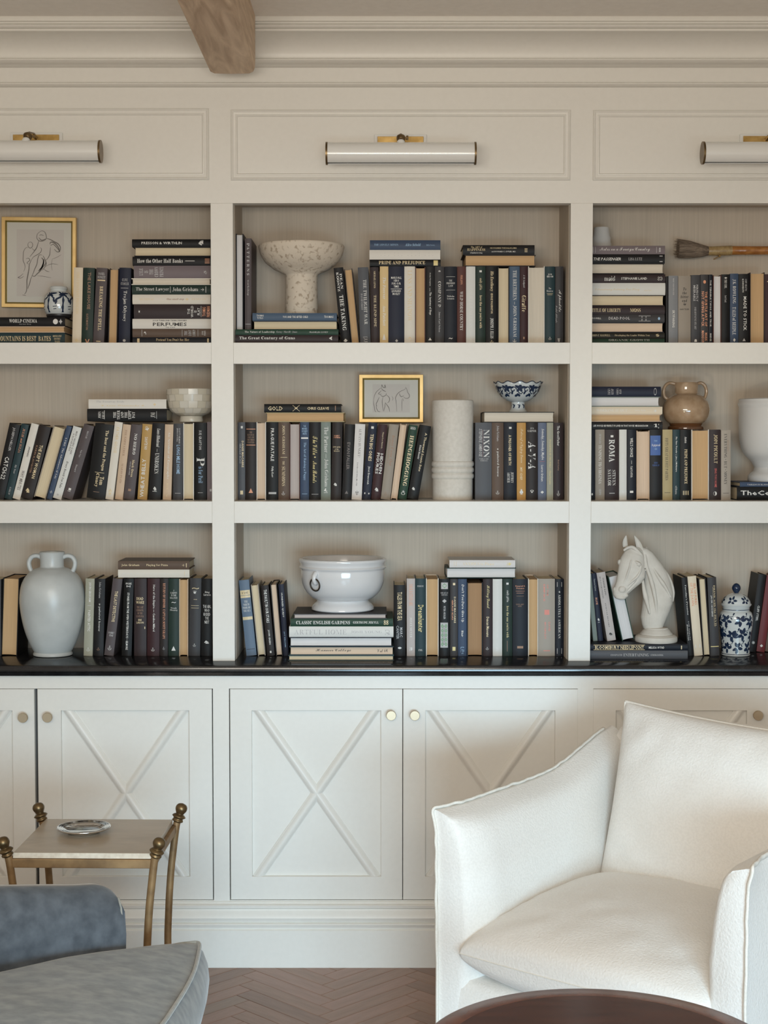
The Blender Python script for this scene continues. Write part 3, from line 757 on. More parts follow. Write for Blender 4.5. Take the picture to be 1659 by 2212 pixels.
stack(1, 'L', [
 (286,456,728.5,738,'dark navy','Pretend You Don\'t See Her',[("Pretend You Don't See Her",.30,.72,.50,.88,'s','g'),('|',.06,.09,.3,.85,'','g'),('|',.95,.97,.3,.85,'','g')]),
 (286,456,710,727,'brown','The Lost Cause',[('THE\nLOST\nLORD',.66,.80,.12,.88,'s','l',h),('ANNE\nPERRY',.88,.93,.2,.8,'s','w',h),('|',.117,.122,.1,.9,'','l'),('|',.63,.634,.1,.9,'','l'),('|',.83,.834,.1,.9,'','l'),('♪',.145,.175,.3,.7,'N','w',h)]),
 (286,456,688.5,709,'white','Perfumes',[('PERFUMES',.26,.69,.26,.62,'n','k'),('LUCA TURIN AND TANIA SANCHEZ',.26,.69,.76,.90,'n','k'),('THE GUIDE',.42,.54,.08,.18,'n','d')]),
 (289,457,657,687.5,'plum brown','The World Is Flat',[('THE\nWORLD\nIS\nFLAT',.69,.85,.10,.90,'n','w',h),('THOMAS\nFRIEDMAN',.88,.98,.12,.86,'n','o',h),('|',.862,.866,.12,.88,'','w'),('I',.062,.078,.38,.60,'S','w',h)]),
 (286,454.5,636,655,'ivory','*ivory book below the dark green one in the top left stack',[('SHELTERING SKY',.09,.28,.40,.62,'s','g'),('One small step',.44,.66,.38,.62,'i','t'),('✦',.67,.73,.36,.64,'N','g'),('PENGUIN',.76,.94,.42,.6,'s','g')]),
 (285,455,615.5,635,'dark green','The Street Lawyer',[('The Street Lawyer',.05,.47,.30,.76,'s','w'),('|',.485,.489,.18,.85,'','w'),('John Grisham',.515,.84,.30,.76,'s','w'),('→',.875,.915,.36,.66,'N','w'),('|',.935,.941,.18,.85,'','w')]),
 (284,455,601,614.5,'ivory','*cream edged book on top of the dark green one, top left stack',[], 'pale'),
 (289,457,573.5,600,'grey mauve','*mauve grey book in the upper part of the top left stack',[('LYLE\nIS\nTHE\nCROWN\nPRINCE',.07,.38,.10,.90,'S','l',h),('ð',.90,.94,.30,.6,'N','l',h)]),
 (286,456,554,572.5,'black','How the Other Half Banks',[('How the Other Half Banks',.06,.64,.30,.74,'S','w'),('|',.67,.79,.48,.54,'','w'),('≡',.92,.98,.25,.75,'N','o')]),
 (290,456,533.5,552.5,'black','*cream edged book second from the top of the top left stack',[], 'cream'),
 (285,456,516.5,533,'jet','*black book topmost on the tall top left stack',[('PRESSON & WIRTHLIN',.12,.63,.34,.68,'n','w'),('♞',.84,.90,.2,.85,'N','w',h)]),
])
# ================= top centre
zz = stack(1, 'C', [
 (508,730.5,723.5,738,'plum brown','The Great Century of Guns',[('The Great Century of Guns',.04,.58,.38,.82,'S','w'),('◀',.91,.94,.36,.84,'N','w')]),
 (508.5,731,711.5,722.5,'forest green','The Nature of Leadership',[('The Nature of Leadership',.09,.38,.30,.74,'s','w'),('Covey • Merrill • Jones',.40,.60,.30,.74,'s','l'),('FRANKLIN COVEY',.72,.90,.36,.64,'n','l')]),
], d=.20, Y=.035)
zg = zz
stack(1, 'C', [
 (546.5,729,693,710.5,'navy','under the blue one and stone bowl',[], 'cream'),
 (545.2,727.5,676,691.5,'steel blue','*steel blue book under the travertine bowl',[('YOU AND THE GIFTED CHILD',.36,.66,.36,.64,'n','w'),('THOMAS\nTUTKO',.05,.135,.22,.80,'n','w'),('THOMAS',.85,.96,.36,.66,'n','w')]),
], zbase=zg, d=.19, Y=.06)
z_bowl = P(650, 676, .06)[1]
U(1, 510, 526, -.5, 505, 'dark navy', '', [], out=True, pg='white', z0=zg, d=.205, Y=.08, label='tall pale edged book standing at the far left of the top centre shelf', group='books standing on the top centre shelf')
U(1, 528.5, 543, 0, 515, 'dark taupe', '', [('P',.05,.085,.3,.7,'S','l'),('A T T E R N S',.09,.40,.3,.7,'S','l'),('workshop',.45,.62,.34,.66,'s','l'),('|',.93,.935,.1,.9,'','l')], z0=zg, d=.205, Y=.08, label='tall taupe book titled Patterns standing beside the stone pedestal bowl', group='books standing on the top centre shelf')
run(1, 'C', [
 (737,758,-17,577,'black','The Taking',[('DEAN',.08,.28,.56,.80,'S','w'),('KOONTZ',.06,.31,.22,.46,'S','w'),('THE TAKING',.36,.82,.30,.72,'S','w'),('♣',.93,.97,.3,.7,'N','w',h)]),
 (759,777,-16,580,'dark brown','leaning between the black and grey spines',[], 'tan'),
 (778,801,-5.5,577,'slate grey','The Twilight War',[('THE TWILIGHT WAR',.16,.74,.46,.78,'s','w'),('DAVID CRIST',.34,.55,.20,.38,'s','l'),('[JJ]',.90,.99,.3,.7,'s','l')]),
 (801.5,820,-2,577,'plum brown','The Blind Side',[('MICHAEL LEWIS',.05,.27,.40,.62,'s','g'),('THE BLIND SIDE',.36,.77,.38,.68,'s','g')]),
 (820.3,839,0,575.5,'gold','The Forever',[('The Forever',.14,.42,.36,.70,'i','w'),('Ann Patchett',.50,.76,.36,.70,'i','w'),('▲',.86,.94,.3,.7,'N','w',h)]),
 (839.3,873,0,575.5,'navy','*navy book titled Hero for Our Times on the top centre shelf',[('MARSHALL\nHERO\nFOR OUR\nTIMES',.13,.27,.16,.84,'n','w',h),('|',.285,.290,.14,.86,'','w'),('LEONARD\nMOSLEY',.30,.365,.20,.80,'n','w',h),('◆',.93,.97,.42,.62,'N','l',h)]),
 (873.3,896.8,0,575.5,'ivory','*ivory book with gilt initials on the top centre shelf',[('LENS AND SHADOW',.05,.70,.30,.72,'s','g'),('C',.90,.95,.38,.66,'s','g')]),
 (897,919,0,577,'reddish brown','right of the ivory spine',[], 'tan'),
 (919.3,938.6,0,575.5,'black','The Anatomy of Hope',[('Jerome Groopman',.08,.25,.42,.60,'s','w'),('|',.275,.32,.46,.49,'','w'),('The Anatomy of Hope',.33,.62,.38,.66,'S','w'),('▲',.91,.945,.3,.7,'N','w',h)]),
 (939,959.6,0,575.5,'charcoal','Company D',[('COMPANY D',.19,.52,.36,.66,'s','w'),('James Carl Nelson',.58,.84,.40,.60,'s','l'),('☗',.05,.07,.38,.62,'N','l',h)]),
 (960,987,0,575.5,'dark navy','The Promised Land',[('|',.13,.133,.14,.86,'','w'),('THE\nPROMISED\nLAND',.17,.26,.16,.84,'s','w',h),('|',.30,.303,.14,.86,'','w'),('Nicholas\nLemann',.37,.42,.20,.80,'s','w',h),('~',.91,.93,.35,.65,'S','w',h)]),
 (987.4,1006.4,0,575.5,'reddish brown','Wild Horse Country',[('PHILIPPS',.11,.23,.38,.62,'s','o'),('WILD HORSE COUNTRY',.32,.82,.32,.68,'s','w')]),
 (1006.8,1027,0,575.5,'silver','Relentless',[('JULIAN',.10,.22,.62,.80,'s','w'),('EDELMAN',.08,.27,.30,.46,'s','w'),('RELENTLESS',.38,.78,.34,.72,'S','W'),('♥',.93,.96,.4,.62,'N','W',h)]),
 (1027.3,1049,0,575.5,'dark green',"Love the One You're With",[('emily giffin',.15,.30,.34,.66,'s','g'),("love the one you're with",.37,.79,.34,.66,'S','g'),('■',.05,.075,.38,.62,'N','w',h)]),
 (1049.4,1075,0,575.5,'jet','*black book about a president, right of the green one, top centre shelf',[('His Excellency',.06,.32,.34,.66,'i','g'),('GEORGE WASHINGTON',.34,.60,.42,.60,'n','g'),('JOSEPH J. ELLIS',.66,.92,.36,.66,'S','w'),('⚓',.94,.98,.35,.65,'N','g',h)]),
 (1075.3,1100,0,577,'dark brown','left of the steel blue spine',[], 'cream'),
 (1100.3,1123,0,575.5,'steel blue','The Brethren',[('THE BRETHREN',.05,.43,.34,.70,'s','w'),('|',.452,.485,.48,.51,'','w'),('JOHN GRISHAM',.50,.90,.34,.70,'s','w'),('→',.93,.97,.3,.7,'N','w')]),
 (1123.3,1140.3,0,575.5,'maroon','Giraffe',[('J. M. Ledgard',.11,.27,.36,.64,'i','l'),('Giraffe',.37,.58,.24,.78,'s','g'),('▪',.90,.93,.4,.6,'N','t',h)]),
 (1140.8,1176.5,0,575.5,'white','left of the teal spine',[], 'pale'),
 (1177,1199,0,575.5,'teal','The Runaway',[('JOHN\nGRISHAM',.09,.14,.18,.82,'n','w',h),('The\nRunaway',.27,.33,.18,.82,'s','w',h),('|',.345,.349,.2,.8,'','g'),('|',.36,.364,.25,.75,'','g'),('⚓',.90,.94,.35,.65,'N','w',h)]),
 (1199.3,1217,.5,575.5,'charcoal','Aphrodite',[('Aphrodite',.30,.58,.30,.78,'c','w'),('Isabel Allende',.50,.72,.06,.26,'c','l'),('W',.92,.97,.3,.6,'S','w',h)]),
])
stack(1, 'C', [
 (798.5,952,560.5,575,'jet','*black book lowest in the flat pile of three, top centre shelf',[('PRIDE AND PREJUDICE',.13,.78,.24,.80,'S','g'),('|',.90,.96,.12,.88,'','y')]),
 (798,951,539.5,559.5,'white','*white book in the middle of the flat pile of three',[('. : .  : : .  . ; . :  . : .',.16,.90,.30,.70,'s','l')]),
 (799,951.5,518.5,538.5,'blue','*blue book topmost of the flat pile of three, top centre shelf',[('THE LOVELY BONES',.06,.40,.42,.62,'s','b'),('Alice Sebold',.50,.72,.38,.66,'i','b'),('little brown',.80,.92,.42,.56,'s','b')]),
], zbase=P(875,575.5,.11)[1]+.0003)
stack(1, 'C', [
 (1004,1157,550.5,575,'dark brown','under the dark one titled Happiness',[], 'tan'),
 (1000,1155,529,549.5,'black','The Art of Happiness',[('The ART of',.11,.27,.70,.88,'s','g'),('HAPPINESS',.06,.31,.40,.66,'s','g'),('A Handbook for Living',.10,.27,.10,.28,'S','w'),('HIS HOLINESS THE DALAI LAMA',.38,.75,.62,.76,'n','g'),('and HOWARD C. CUTLER, M.D.',.40,.74,.24,.40,'n','w'),('≣',.86,.90,.28,.66,'N','g')]),
], zbase=P(1080,575.5,.11)[1]+.0003)
# ================= top right
z_tr = stack(1, 'R', [
 (1272.5,1436,731.5,738,'forest green','Organic Growth',[('ORGANIC GROWTH',.26,.80,.62,.95,'s','l')]),
 (1272.5,1436,718.5,731,'dark olive','Developing the Leader',[('JOHN C. MAXWELL',.04,.28,.34,.72,'s','g'),('Developing the Leader Within You',.34,.80,.34,.70,'s','g'),('§',.88,.93,.3,.8,'S','g')]),
 (1272.5,1434,696.5,717.5,'dark navy','between two dark spines low down',[], 'pink'),
 (1272.5,1436,679,695.5,'charcoal','Dead Pool',[('DEAD POOL',.26,.54,.34,.70,'n','l'),('POWELL',.04,.16,.40,.62,'n','w'),('||¦||¦|||',.66,.81,.12,.86,'N','l'),('●',.91,.94,.30,.66,'N','b')]),
 (1272.5,1436.5,661,678,'plum brown','Title of Liberty',[('TITLE OF LIBERTY',.04,.42,.28,.72,'s','g'),('MOSS',.54,.68,.28,.72,'s','g')]),
 (1272.5,1435,637.5,660,'dark brown','under the silver spine in the stack',[], 'cream'),
 (1272.5,1437.5,611,636.5,'silver','*silver grey book with gilt script in the top right stack',[('Extraordinary, Ordinary Love Story',.08,.66,.32,.56,'c','g'),('Anne Tyler',.72,.82,.30,.46,'c','g')]),
 (1272.5,1437.5,592,610.5,'plum brown','Maid',[('maid',.20,.34,.22,.78,'s','w'),('STEPHANIE LAND',.42,.76,.36,.64,'n','w'),('ƧϿ',.90,.96,.28,.70,'S','w')]),
 (1272.5,1434.5,569,590.5,'black','under the black spine high up',[], 'pale'),
 (1272.5,1436.5,549,568,'black','The Passenger',[('THE PASSENGER',.06,.42,.32,.64,'o','w'),('LISA LUTZ',.52,.70,.32,.64,'s','l'),('■',.93,.97,.16,.85,'N','l')]),
 (1272.5,1437,530.5,548.5,'grey mauve','*mauve book topmost on the tall top right stack',[('Notes on a Foreign Country',.14,.80,.26,.80,'c','w'),('|',.05,.055,.15,.85,'','l'),('|',.08,.085,.15,.85,'','l'),('|',.885,.89,.15,.85,'','l'),('■',.92,.94,.25,.75,'N','l')]),
])
run(1, 'R', [
 (1438.5,1444,0,597,'black','*thin black book squeezed beside the tall top right stack',[]),  # added black block, stands in for the shaded gap here
 (1444.3,1464.8,0,595.5,'grey','Skyfaring',[('SKYFARING',.50,.75,.40,.66,'n','w'),('MARK VANHOENACKER',.04,.28,.44,.60,'n','l')]),
 (1465.3,1492.7,0,596,'taupe','To the Bitter End',[('To\nthe\nbitter\nend',.17,.38,.18,.82,'i','k',h),('⚘',.39,.44,.38,.62,'N','k',h),('HARTZLER',.475,.495,.14,.86,'n','k',h)]),
 (1493,1512.8,0,594,'dark grey','Perfectly Miserable',[('PERFECTLY\nMISERABLE',.14,.38,.24,.78,'n','l'),('SARAH PAYNE STUART',.46,.78,.36,.58,'s','l'),('☗',.92,.96,.35,.65,'N','w',h)]),
 (1513.3,1530.7,0,593,'charcoal','The Subtle Art',[('●',.08,.13,.34,.68,'N','o',h),('THE SUBTLE ART OF\nNOT GIVING A F*CK',.24,.74,.14,.86,'n','o'),('MARK\nMANSON',.80,.98,.14,.86,'n','o')]),
 (1531.2,1539.6,0,593,'dark navy','*narrow navy book with white lettering, top right shelf',[('THE TERRIBLE TWOS AND TRUE',.08,.74,.3,.66,'n','w'),('BRIDGE',.84,.95,.3,.7,'n','w')]),
 (1540,1558.4,0,594.5,'reddish brown','in red boards',[], 'white'),
 (1558.8,1577,0,592.5,'jet','*narrow black book left of the blue spine, top right shelf',[('◆ THE GIRL',.04,.20,.3,.7,'s','w'),('Scott Frank',.30,.40,.36,.62,'s','l')]),
 (1577.4,1595.6,0,591,'blue','*blue book with ornate white lettering, top right shelf',[('J.K. ROWLING',.08,.42,.26,.70,'s','w'),('TALES of BEEDLE',.47,.86,.26,.70,'s','w'),('♦',.91,.96,.35,.65,'N','w',h)]),
 (1596,1619,0,591.5,'black','Made to Stick',[('MADE TO STICK',.32,.80,.44,.74,'n','w'),('CHIP HEATH',.07,.24,.60,.76,'n','l'),('& DAN HEATH',.07,.26,.32,.48,'n','w'),('▲',.91,.95,.35,.65,'N','l',h)]),
 (1619.6,1652,0,588.5,'plum brown','thick, right of the black spine',[], 'tan'),
 (1652.6,1676,0,592,'maroon','*dark red book cut by the right edge, top right shelf',[('|',.1,.11,.2,.8,'','g')]),
])
# ================= middle left
run(2, 'L', [
 (-17,7.5,37,913,'black','Catch-22',[('JOSEPH HELLER',.05,.36,.38,.66,'n','l'),('CATCH-22',.44,.74,.30,.70,'n','w')]),
 (8,25,38,914.5,'teal','*narrow teal book leaning second from the left edge, middle left shelf',[('JULIE and JULIA',.06,.38,.34,.68,'s','o'),('My Year',.54,.66,.36,.64,'i','l'),('CHILD',.84,.94,.38,.60,'s','l')]),
 (25.5,42.5,42,913.5,'white','*white book leaning between the teal and brown ones',[('JIMMIE',.30,.44,.4,.66,'n','d'),('WHY MINUTES',.62,.88,.3,.75,'n','d')]),
 (43,69.5,42,917,'dark brown','The Kept Woman',[('THE KEPT WOMAN',.26,.72,.46,.74,'n','g'),('KARIN SLAUGHTER',.28,.66,.16,.32,'n','t'),('♞',.86,.92,.26,.60,'N','g',h)]),
 (71,98,45,918.5,'taupe','leaning right of the brown spine',[], 'cream'),
 (99.5,111.5,44.5,919,'blue','*narrow blue book leaning on the middle left shelf',[('LYRE  The Adventures of Lily',.16,.72,.32,.70,'s','w'),('©',.88,.92,.3,.7,'S','w',h)]),
 (112,131.5,46,919.5,'silver','Every Breath You Take',[('MARY HIGGINS CLARK',.06,.38,.50,.72,'n','d'),('& ALAFAIR BURKE',.10,.34,.26,.42,'n','d'),('Every Breath You Take',.48,.85,.34,.64,'i','k'),('●',.93,.955,.35,.6,'N','l',h)]),
 (132.5,156,49,915,'dark taupe','*dark taupe book leaning left of the black gap',[('ROSE CLARE',.08,.18,.5,.66,'s','l'),('Walter Wagen',.34,.44,.38,.56,'s','l'),('Smart',.54,.64,.38,.56,'s','l'),('■',.86,.89,.36,.60,'N','w',h),('|',.90,.905,.30,.60,'','w')]),
 (185.5,226,20,913.5,'jet','The Bear and the Dragon',[('The Bear and the Dragon',.08,.62,.58,.78,'S','g'),('Tom',.70,.81,.60,.82,'S','g'),('Clancy',.66,.84,.34,.56,'S','g'),('|',.645,.65,.3,.8,'','g'),('|',.905,.91,.34,.66,'','t')]),
 (226.8,244.3,21,910.5,'ivory','Father Goose',[('FATHER GOOSE',.07,.40,.30,.70,'n','g'),('✿',.86,.94,.3,.7,'N','g',h)]),
 (247.5,265,18,916,'tan','*tan book with faint lettering left of No Hero',[('THE GODFATHER',.07,.42,.34,.62,'s','t'),('MARIO PUZO',.52,.78,.36,.6,'s','t')]),
 (265.8,289.5,18,916,'dark taupe','No Hero',[('NO HERO',.12,.40,.38,.64,'S','w'),('Mark Owen',.47,.70,.44,.66,'S','g'),('KEVIN MAURER',.50,.68,.24,.34,'n','l'),('■',.86,.89,.36,.62,'N','t',h)]),
 (296,317.3,11.5,915.5,'mustard','Wheat Belly',[('WHEAT BELLY',.46,.97,.24,.62,'n','w','u'),('ON SLAWS',.17,.34,.34,.66,'n','w','u'),('⚘',.03,.10,.3,.7,'N','w',h)]),
 (320,346.6,9,913.5,'black','Unbroken',[('Laura Hillenbrand',.07,.31,.42,.68,'i','w'),('|',.335,.375,.5,.52,'','w'),('UNBROKEN',.39,.66,.36,.70,'s','w'),('♞',.83,.88,.36,.62,'N','w',h),('|',.89,.895,.3,.66,'','w')]),
 (351,369.5,5,916.5,'tan','An Accident of Geography',[('An Accident of Geography',.10,.73,.36,.70,'s','w'),('BLUM',.78,.86,.4,.64,'s','g'),('c',.93,.96,.4,.6,'S','g',h)]),
 (373.3,394,1.2,915,'dark grey','Long Mile Home',[('SCOTT HELMAN',.06,.26,.56,.72,'n','l'),('JENNA RUSSELL',.06,.24,.32,.48,'n','l'),('LONG MILE HOME',.28,.66,.34,.72,'n','b'),('|',.91,.915,.2,.8,'','l')]),
 (395.6,419,0,913.5,'white','between the grey and black spines',[], 'cream'),
 (419.4,446,0,913,'jet','P Is for Peril',[('SUE GRAFTON',.10,.35,.38,.60,'n','l'),('P',.45,.56,.20,.84,'s','w'),('is for Peril',.57,.78,.34,.70,'s','b'),('|',.905,.91,.3,.7,'','l')]),
 (447,463.5,0,911.5,'grey mauve','*mauve grey book at the right end of the middle left shelf',[('■',.86,.89,.36,.62,'N','l',h)]),
])
ztb = P(280, 911.5, .11)[1]
zz = stack(2, 'L', [
 (188,360,883,909,'jet','*black book lying under the white one, middle left shelf',[('JOHN\nGRAY',.14,.22,.22,.80,'s','w',h),('THE\nTIGER\nAND\nTHE\nLADY\nDAY',.33,.60,.14,.88,'S','w',h),('JM',.80,.86,.3,.7,'s','w',h),('|',.215,.22,.16,.88,'','w'),('|',.52,.525,.16,.88,'','w'),('|',.87,.875,.2,.8,'','l')]),
 (191,359,862.5,882.5,'white','*white book lying on the black one, middle left shelf',[('The Runaway Bride',.10,.46,.60,.86,'s','l'),('✦ Anne Wiazemsky ✦',.16,.72,.22,.42,'i','g'),('◆',.83,.87,.3,.6,'N','g')]),
], zbase=ztb+.002)
# ================= middle centre
run(2, 'C', [
 (514.2,529.7,0,912,'slate grey','Danse Macabre',[('DANSE MACABRE',.24,.58,.50,.80,'n','g'),('GERALD ELIAS',.27,.53,.20,.38,'n','l'),('■',.05,.08,.38,.66,'N','w',h),('■',.88,.93,.3,.7,'N','g',h)]),
 (530,553.6,0,912,'dark brown','*dark brown book with gold bands left of the pale page block',[('|',.085,.093,.08,.92,'','o'),('THE\nRUNAWAY\nJURY AND\nTHE THREE\nCHAPTERS',.12,.27,.16,.84,'s','t',h),('|',.29,.298,.08,.92,'','o'),('▲',.85,.91,.3,.7,'N','o',h)]),
 (554,574.7,0,912,'white','between the gilt banded and black spines',[], 'pink'),
 (575,600.6,0,912,'jet','Prague Fatale',[('PRAGUE FATALE',.08,.50,.38,.66,'n','W'),('Philip Kerr',.57,.71,.40,.62,'n','w'),('|',.90,.925,.2,.85,'','l')]),
 (601,625,0,912,'brown','The Summons',[('JOHN GRISHAM',.04,.41,.34,.60,'s','g'),('|',.45,.455,.2,.8,'','g'),('THE',.50,.55,.38,.56,'s','g'),('SUMMONS',.57,.82,.32,.62,'s','g'),('⚓',.89,.94,.3,.6,'N','w',h)]),
 (625.4,648,0,914.5,'reddish brown','left of the blue spine',[], 'grey'),
 (648.3,667.6,0,912,'blue','The Art of Raising a Puppy',[('THE\nMONKS\nOF NEW\nSKETE',.04,.16,.18,.82,'n','b',h),('|',.195,.215,.1,.9,'','W'),('The Art of Raising a Puppy',.26,.75,.34,.68,'s','b'),('|',.92,.925,.2,.8,'','b')]),
 (668,692.6,0,912,'black','The Villa',[('The Villa',.18,.42,.30,.72,'c','y'),('•',.44,.46,.4,.6,'N','y'),('Nora Roberts',.50,.78,.30,.68,'c','y'),('|',.925,.93,.2,.8,'','l')]),
 (693,714.4,0,912,'grey green','The Partner',[('The Partner',.06,.39,.34,.76,'s','w'),('|',.41,.46,.50,.53,'','w'),('John Grisham',.475,.83,.34,.76,'s','w'),('⇥',.85,.91,.30,.70,'N','w')]),
 (714.8,737,3,912,'dark brown','*dark brown book with small gold title panel, middle centre shelf',[('ROBERT\nHOFFMAN',.165,.205,.14,.8,'n','o',h),('EDWARDS\nof the\nREALM',.31,.38,.10,.84,'s','g',h),('♞',.78,.82,.24,.56,'N','w',h)]),
 (738,758.6,7,916,'black','*black book with faint violet lettering, middle centre shelf',[('EVAN FALLER',.24,.60,.34,.66,'n','d'),('▲',.88,.92,.3,.66,'N','d',h)]),
 (759.2,781.3,8,915.5,'pale grey','Always Hungry',[('ALWAYS HUNGRY?',.06,.44,.40,.66,'s','d'),('DAVID LUDWIG, MD, PhD',.51,.82,.34,.48,'n','d'),('✾',.88,.94,.34,.66,'N','d',h)]),
 (781.8,800.5,14.5,912,'navy','Ten Big Ones',[('TEN BIG ONES',.15,.50,.32,.72,'n','g'),('Janet Evanovich',.57,.80,.36,.64,'n','w'),('■',.05,.08,.35,.65,'N','w',h),('▬',.91,.93,.2,.8,'N','w',h)]),
 (801.2,821.3,16,916,'maroon','Hidden Figures',[('Margot Lee Shetterly',.10,.32,.52,.70,'s','g'),('HIDDEN\nFIGURES',.38,.66,.16,.86,'n','w'),('♞',.84,.89,.3,.7,'N','W',h)]),
 (822,843,19,916,'taupe','*taupe leaning book with faint brown lettering, middle centre shelf',[('Bones Came Out',.14,.55,.44,.74,'i','t'),('JOHN CONNOLLY',.20,.52,.20,.34,'s','t'),('⚓',.90,.95,.3,.6,'N','t',h)]),
 (843.8,858,21,915,'tan','leaning left of the green spine',[], 'pink'),
 (859,878,25,917,'forest green','*green book titled Hedgehogging leaning toward the white cylinder vase',[('HEDGEHOGGING',.14,.82,.30,.76,'S','g'),('♁',.88,.94,.26,.74,'N','w',h),('BIGGS',.025,.06,.2,.8,'S','w',h)]),
 (878.8,903.5,29,917,'jet','A Thousand Scenic Suns',[('A Thousand Scenic Suns',.10,.62,.56,.76,'n','g'),('Khaled Hosseini',.27,.46,.28,.44,'i','w'),('♞',.84,.88,.26,.54,'N','w',h)]),
 (1026.3,1062,.5,913,'slate grey','*thick grey book beside the white cylinder vase',[('NIXON',.09,.45,.50,.86,'s','W'),('STEPHEN E. AMBROSE',.08,.44,.22,.42,'o','l'),('|',.09,.45,.455,.46,'','r'),('VOLUME\nTHREE',.46,.50,.24,.82,'s','l',h)]),
 (1062.5,1088,0,913,'brown','A Painted House',[('John Grisham',.04,.24,.40,.62,'s','l'),('a painted house',.33,.70,.40,.62,'s','w'),('⚓',.88,.93,.34,.64,'N','w',h)]),
 (1088.6,1116,0,913,'dark navy','A Prisoner of Birth',[('A PRISONER OF BIRTH',.16,.55,.36,.58,'n','g'),('JEFFREY\nARCHER',.64,.78,.26,.76,'s','w'),('■',.055,.08,.4,.6,'N','w',h)]),
 (1116.5,1136.3,0,913,'ochre','*ochre yellow book right of the navy one, middle centre shelf',[('Tales of a Gypsy Queen',.08,.52,.30,.70,'c','g'),('MY CHEF',.58,.74,.36,.6,'n','g'),('♣',.86,.93,.3,.7,'N','W',h)]),
 (1136.8,1161.5,0,913,'dark brown','*dark brown book lettered A V A under the blue bowl',[('AVA\nGARDNER',.06,.12,.12,.88,'s','w',h),('A-V-A',.24,.60,.16,.82,'i','W'),('♀',.87,.91,.35,.65,'N','w',h)]),
 (1162,1180.6,0,913,'slate blue','Someday Maybe',[('Someday, Someday, Maybe',.08,.48,.34,.74,'o','W'),('|',.50,.503,.2,.8,'','r'),('Lauren Graham',.55,.76,.38,.64,'n','w'),('◆',.88,.92,.3,.7,'N','W',h)]),
 (1181,1195.4,0,913,'sage','*narrow sage green book at the right of the middle centre shelf',[('DAUGHTER OF THE WOLF  |  Elena Ferrante',.22,.80,.34,.66,'s','y')]),
 (1195.8,1217,0,913,'plum brown','The Good Father',[('The Good Father',.04,.30,.36,.62,'n','w'),('Noah Hawley',.48,.62,.38,.58,'n','t'),('⚓',.88,.95,.34,.64,'N','w',h)]),
])
ztc = P(650, 912, .11)[1]
stack(2, 'C', [
 (574.5,744,891,911,'khaki','*tan edged book lying under the one titled Gold',[], 'tan'),
 (570.5,737,872.5,889.5,'jet','*black book titled Gold lying on top of the left row, middle centre shelf',[('GOLD',.05,.24,.22,.72,'n','g'),('⧓',.37,.46,.12,.88,'N','g'),('CHRIS CLEAVE',.56,.84,.32,.64,'n','g'),('|',.92,.93,.2,.8,'','t')]),
], zbase=ztc+.0004)
z_bluebowl = stack(2, 'C', [
 (1044.5,1197.5,889.5,911,'dark olive','*cream edged book lying under the blue and white footed bowl',[], 'pale'),
], zbase=P(1120,913,.11)[1]+.0003)
# ================= middle right
run(2, 'R', [
 (1271.5,1285.5,0,928,'dark navy','*dark blue book at the left end of the middle right shelf',[('◆',.9,.94,.4,.7,'N','w',h)]),
 (1286,1306.6,0,928,'taupe','Tending to Virginia',[('TENDING TO VIRGINIA',.22,.77,.34,.66,'s','w'),('Jill McCorkle',.06,.20,.38,.62,'s','l'),('ALGONQ',.84,.93,.36,.62,'s','l')]),
 (1307,1337.2,0,928,'plum brown','Roma',[('ROMA',.14,.46,.28,.70,'S','W'),('■',.08,.11,.40,.60,'N','W',h),('STEVEN\nSAYLOR',.57,.80,.20,.76,'s','w'),('|',.90,.91,.3,.7,'','l')]),
 (1337.7,1354,0,928,'silver','*narrow silver book right of the one titled Roma',[('LIFE AFTER MONEY',.34,.62,.30,.62,'s','W'),('♦',.87,.91,.3,.7,'N','W',h)]),
 (1354.4,1374.6,0,928,'dark navy',"Will's Choice",[("WILL'S CHOICE",.12,.39,.34,.66,'n','w'),('|',.44,.49,.48,.51,'','w'),('Gail Griffith',.52,.68,.38,.62,'s','w'),('■',.87,.90,.32,.68,'N','w',h)]),
 (1375,1403,0,930,'tan','left of the blue labelled one',[], 'pink'),
 (1403.6,1431,0,928,'black','*black book with a bright blue spine label, middle right shelf',[('|',.085,.365,.05,.86,'','B'),('THE',.15,.17,.34,.62,'s','b',h),('Appeal',.20,.245,.12,.84,'s','w',h),('◁▷',.26,.29,.36,.60,'N','b',h),('JOHN\nGRISHAM',.46,.52,.22,.76,'s','B',h)]),
 (1431.4,1453,0,928,'khaki','Fifty Great Buffet Parties',[('FIFTY GREAT BUFFET PARTIES',.12,.72,.26,.56,'s','k'),('Ruth Conrad Bateman',.30,.52,.66,.80,'s','t'),('|',.895,.9,.2,.8,'','k')]),
 (1453.4,1469,0,928,'teal','*narrow teal book with white lettering under the tan pot',[('The Time Traveler  |  Jane J. McNamara',.10,.60,.34,.62,'o','w'),('w3 Boston',.80,.92,.34,.62,'s','w')]),
 (1469.5,1493,0,928,'jet','*black book with gilt lettering under the tan pot, middle right shelf',[('PRIDE AND PREJUDICE',.28,.77,.36,.66,'S','g'),('Austen',.10,.19,.40,.62,'i','w'),('≣',.87,.93,.26,.78,'N','g')]),
 (1493.5,1531.3,0,928,'white','thick, left of the dark brown spine',[], 'tan'),
 (1531.8,1557.4,0,928,'plum brown','Sing You Home',[('JODI PICOULT',.07,.48,.38,.72,'s','g'),('SING YOU HOME',.55,.82,.46,.66,'n','r'),('◑',.88,.94,.36,.66,'N','w',h)]),
 (1558,1579,0,929.5,'greige','Everything but Money',[('EVERYTHING • BUT • MONEY',.05,.78,.30,.60,'s','k'),('Sam Levenson',.14,.30,.66,.80,'s','t'),('|',.90,.905,.2,.8,'','k')]),
])
ztr = P(1340, 928, .11)[1]
z_pot = ztr
